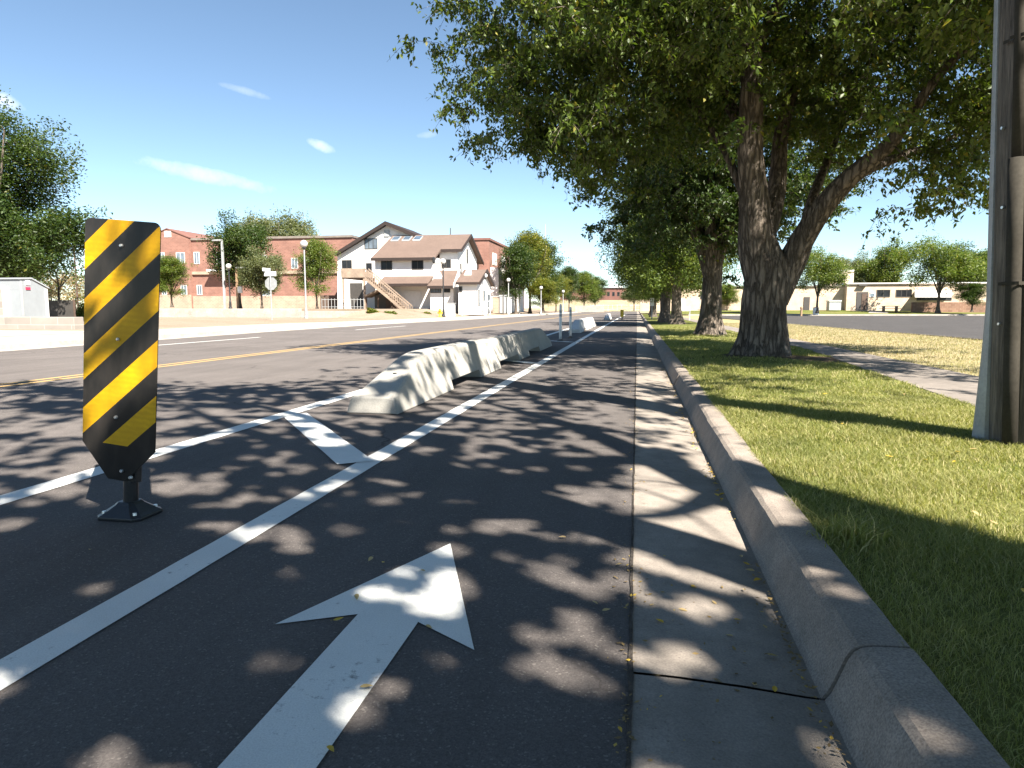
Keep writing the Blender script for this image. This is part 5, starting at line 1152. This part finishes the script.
# antenna mast and things at the end of the road
x, Y = WX(545, 230), 230; mb = MB(); mb.org = (x, Y, 0); mb.tube([(x, Y, 0), (x, Y, WZ(545, 224, Y))], [.22, .1], 6); tag(mb.build('antenna_mast', M['steel_dull']), 'thin tall mast in the sky above the far trees', 'mast')
fb = thing('far_building', (WX(615, 250), 250, 0), 'dark red building closing the view at the road end', 'building')
slab(fb, 'wall', 560, 640, 289, 309, 250, 12, 'far_red'); slab(fb, 'parapet', 559.5, 640.5, 287.6, 288.95, 249.8, 12.4, 'fascia')
for k in range(6): win(fb, 607 + k * 5, 609.5 + k * 5, 292, 296, 250, 'frame_dark', 'glass', 0)
slab(fb, 'white_block', 611, 622, 286, 288.9, 252, 5, 'frame_white')
rb = MB(); rb.org = (0, 215, 0); rb.prism([(WX(540, 215), 215, 0), (WX(700, 215), 215, 0), (WX(700, 232), 232, 3.6), (WX(540, 232), 232, 3.6)], (0, 6, 0)); struct(rb.build('embankment', M['land']))
# a blue-white van parked far away, pale fence and the small far wall
rail_fence(590, 640, 196, 196, 1.9, .1, 12, 'pale picket rail across the end of the road', 'frame_white')
fw_ = MB(); Y = 150; fw_.org = (WX(590, Y), Y, 0); fw_.box(WX(575, Y), WX(604, Y), Y, Y + .3, .1, 1.5); tag(fw_.build('white_wall', M['walk_white'], None, bevel=.03), 'low white wall under the far row of trees', 'wall')

# small signs on the grass by the trees at right
Y = 50; x = WX(683, Y); t = thing('notice_board', (x, Y, .13), 'white upright notice board between the right-hand trunks', 'sign')
slab(t, 'board', 680.5, 685.5, 298.5, 311, Y, .06, 'white_plastic'); slab(t, 'side_panel', 685.8, 690.5, 306.5, 311, Y, .06, 'white_plastic')
for px in (681, 690): MB().box(WX(px, Y) - .04, WX(px, Y) + .04, Y + .065, Y + .12, .13, WZ(px, 310, Y)).build('leg', M['steel_dull'], t)
Y = 56; x = WX(652, Y); t = thing('road_sign', (x, Y, .13), 'white sign on a thin post at the end of the grass strip', 'sign'); slab(t, 'plate', 650.2, 654, 298, 306, Y, .02, 'white_plastic'); MB().tube([(x, Y + .05, .1), (x, Y + .05, WZ(652, 299, Y))], .04, 8).build('post', M['steel'], t)

# ------------------------------------------------------------------ beige building on the right, facing the lot
YB = 100.0
br = thing('beige_building', (WX(860, YB), YB, .6), 'long low beige brick building across the parking lot', 'building')
slab(br, 'main_wall', 846, 1090, 283.5, 311.5, YB, 16, 'brick_beige'); slab(br, 'roof_edge', 845.5, 1091, 282.2, 283.4, YB - .25, 16.6, 'frame_white')
slab(br, 'left_wall', 640, 845.9, 287, 311.5, YB + 1.2, 14, 'brick_beige'); slab(br, 'roof_edge', 639, 845.4, 286, 286.95, YB + 1.0, 14.4, 'walk')
slab(br, 'roof_block', 828, 852, 271.5, 285.9, YB + 6, 6, 'stucco_beige'); slab(br, 'roof_block_cap', 827.5, 852.5, 270, 271.4, YB + 5.8, 6.4, 'frame_white')
rc = slab(br, 'door_recess', 856, 867.5, 292, 310.6, YB - .06, .055, 'frame_dark'); MB().box(WX(861, YB), WX(866, YB), YB - .10, YB - .063, WZ(861, 310, YB), WZ(861, 293.5, YB)).build('door', M['wood_dark'], br)
slab(br, 'side_door', 803.5, 809.5, 297, 310.6, YB + 1.13, .065, 'frame_dark')
win(br, 875.8, 889.2, 289.7, 297, YB, 'frame_dark', 'glass', 1); win(br, 895, 911, 289.7, 297, YB, 'frame_dark', 'glass', 2); win(br, 868.5, 874, 293, 297, YB, 'frame_white', 'glass_blue', 0)
aw = MB(); aw.prism([W(915, 296.4, YB - 1.6), W(952, 296.4, YB - 1.6), W(952, 290.5, YB), W(915, 290.5, YB)], (0, 0, -.12)); aw.build('awning', M['frame_white'], br); win(br, 916, 951, 296.8, 300.5, YB, 'frame_dark', 'glass', 6)
slab(br, 'step', 853, 873, 310.7, 312, YB - 1.6, 1.58, 'walk_white'); slab(br, 'porch_canopy', 858, 866, 284.5, 286, YB - .5, .49, 'frame_dark')
for a, b in ((660, 672), (700, 708), (722, 732), (776, 788)): win(br, a, b, 291, 299, YB + 1.2, 'frame_dark', 'glass', 1)
bw = MB(); Y = 96.5; bw.org = (WX(957, Y), Y, .5); bw.box(WX(912, Y), WX(1060, Y), Y, Y + .35, .4, WZ(957, 302.2, Y)); tag(bw.build('garden_wall', M['brick_brown'], None, bevel=.02), 'brown brick garden wall in front of the awning windows', 'wall')
# picnic table, trash barrel, brown post and grey utility box on the far lawn
Y = 95; x = WX(890, Y); t = thing('picnic_table', (x, Y, .5), 'grey picnic table beside the far walkway under two windows', 'table')
MB().box(x - 1.0, x + 1.0, Y - .4, Y + .4, 1.2, 1.27).build('tabletop', M['wood'], t)
for s in (-.75, .75): MB().box(x - 1.0, x + 1.0, Y + s - .14, Y + s + .14, .9, .96).build('seat', M['wood'], t); MB().box(x + s - .06, x + s + .06, Y - .38, Y + .38, .45, 1.197).build('leg', M['black_metal'], t)
Y = 84.2; x = WX(816, Y); t = thing('litter_bin', (x, Y, .2), 'white litter barrel at the lot edge below the thin tree', 'bin')
MB().lathe((x, Y, .2), [(.30, 0), (.33, .1), (.33, .75), (.3, .8)], 14).build('barrel', M['white_plastic'], t); MB().lathe((x, Y, 1.003), [(.34, 0), (.34, .05), (.12, .1)], 14).build('lid', M['steel_dull'], t)
Y = 83.2; x = WX(801.5, Y); mb = MB(); mb.org = (x, Y, .1); mb.lathe((x, Y, .1), [(.12, 0), (.12, .8), (.16, .82), (.16, .95), (.06, 1.05)], 10); tag(mb.build('bollard', M['brown_paint']), 'brown bollard at the edge of the parking lot', 'bollard')
Y = 97; t = thing('utility_box', (WX(835, Y), Y, .5), 'pale grey utility box beside the beige doorway', 'box'); slab(t, 'body', 829, 841, 301.5, 310.3, Y, 1.4, 'steel_dull', .03); slab(t, 'lid', 828.6, 841.4, 300.3, 301.4, Y - .1, 1.6, 'white_plastic', .02)
wk = MB(); wk.quad(W(868, 313.4, 91.5), W(889, 313.4, 91.5), W(884, 310.9, 98.3), W(870, 310.9, 98.3)); wk.v = [(x, y, max(z, .0) + .0) for x, y, z in wk.v]; wk.v = [(a[0], a[1], .26 + (.42 * (a[1] - 90.5) / 9) + .03) for a in wk.v]; struct(wk.build('far_path', M['walk_white']))

SC.cycles.max_bounces = 6; SC.cycles.diffuse_bounces = 3; SC.cycles.glossy_bounces = 2; SC.cycles.transmission_bounces = 3; SC.cycles.caustics_reflective = False; SC.cycles.caustics_refractive = False
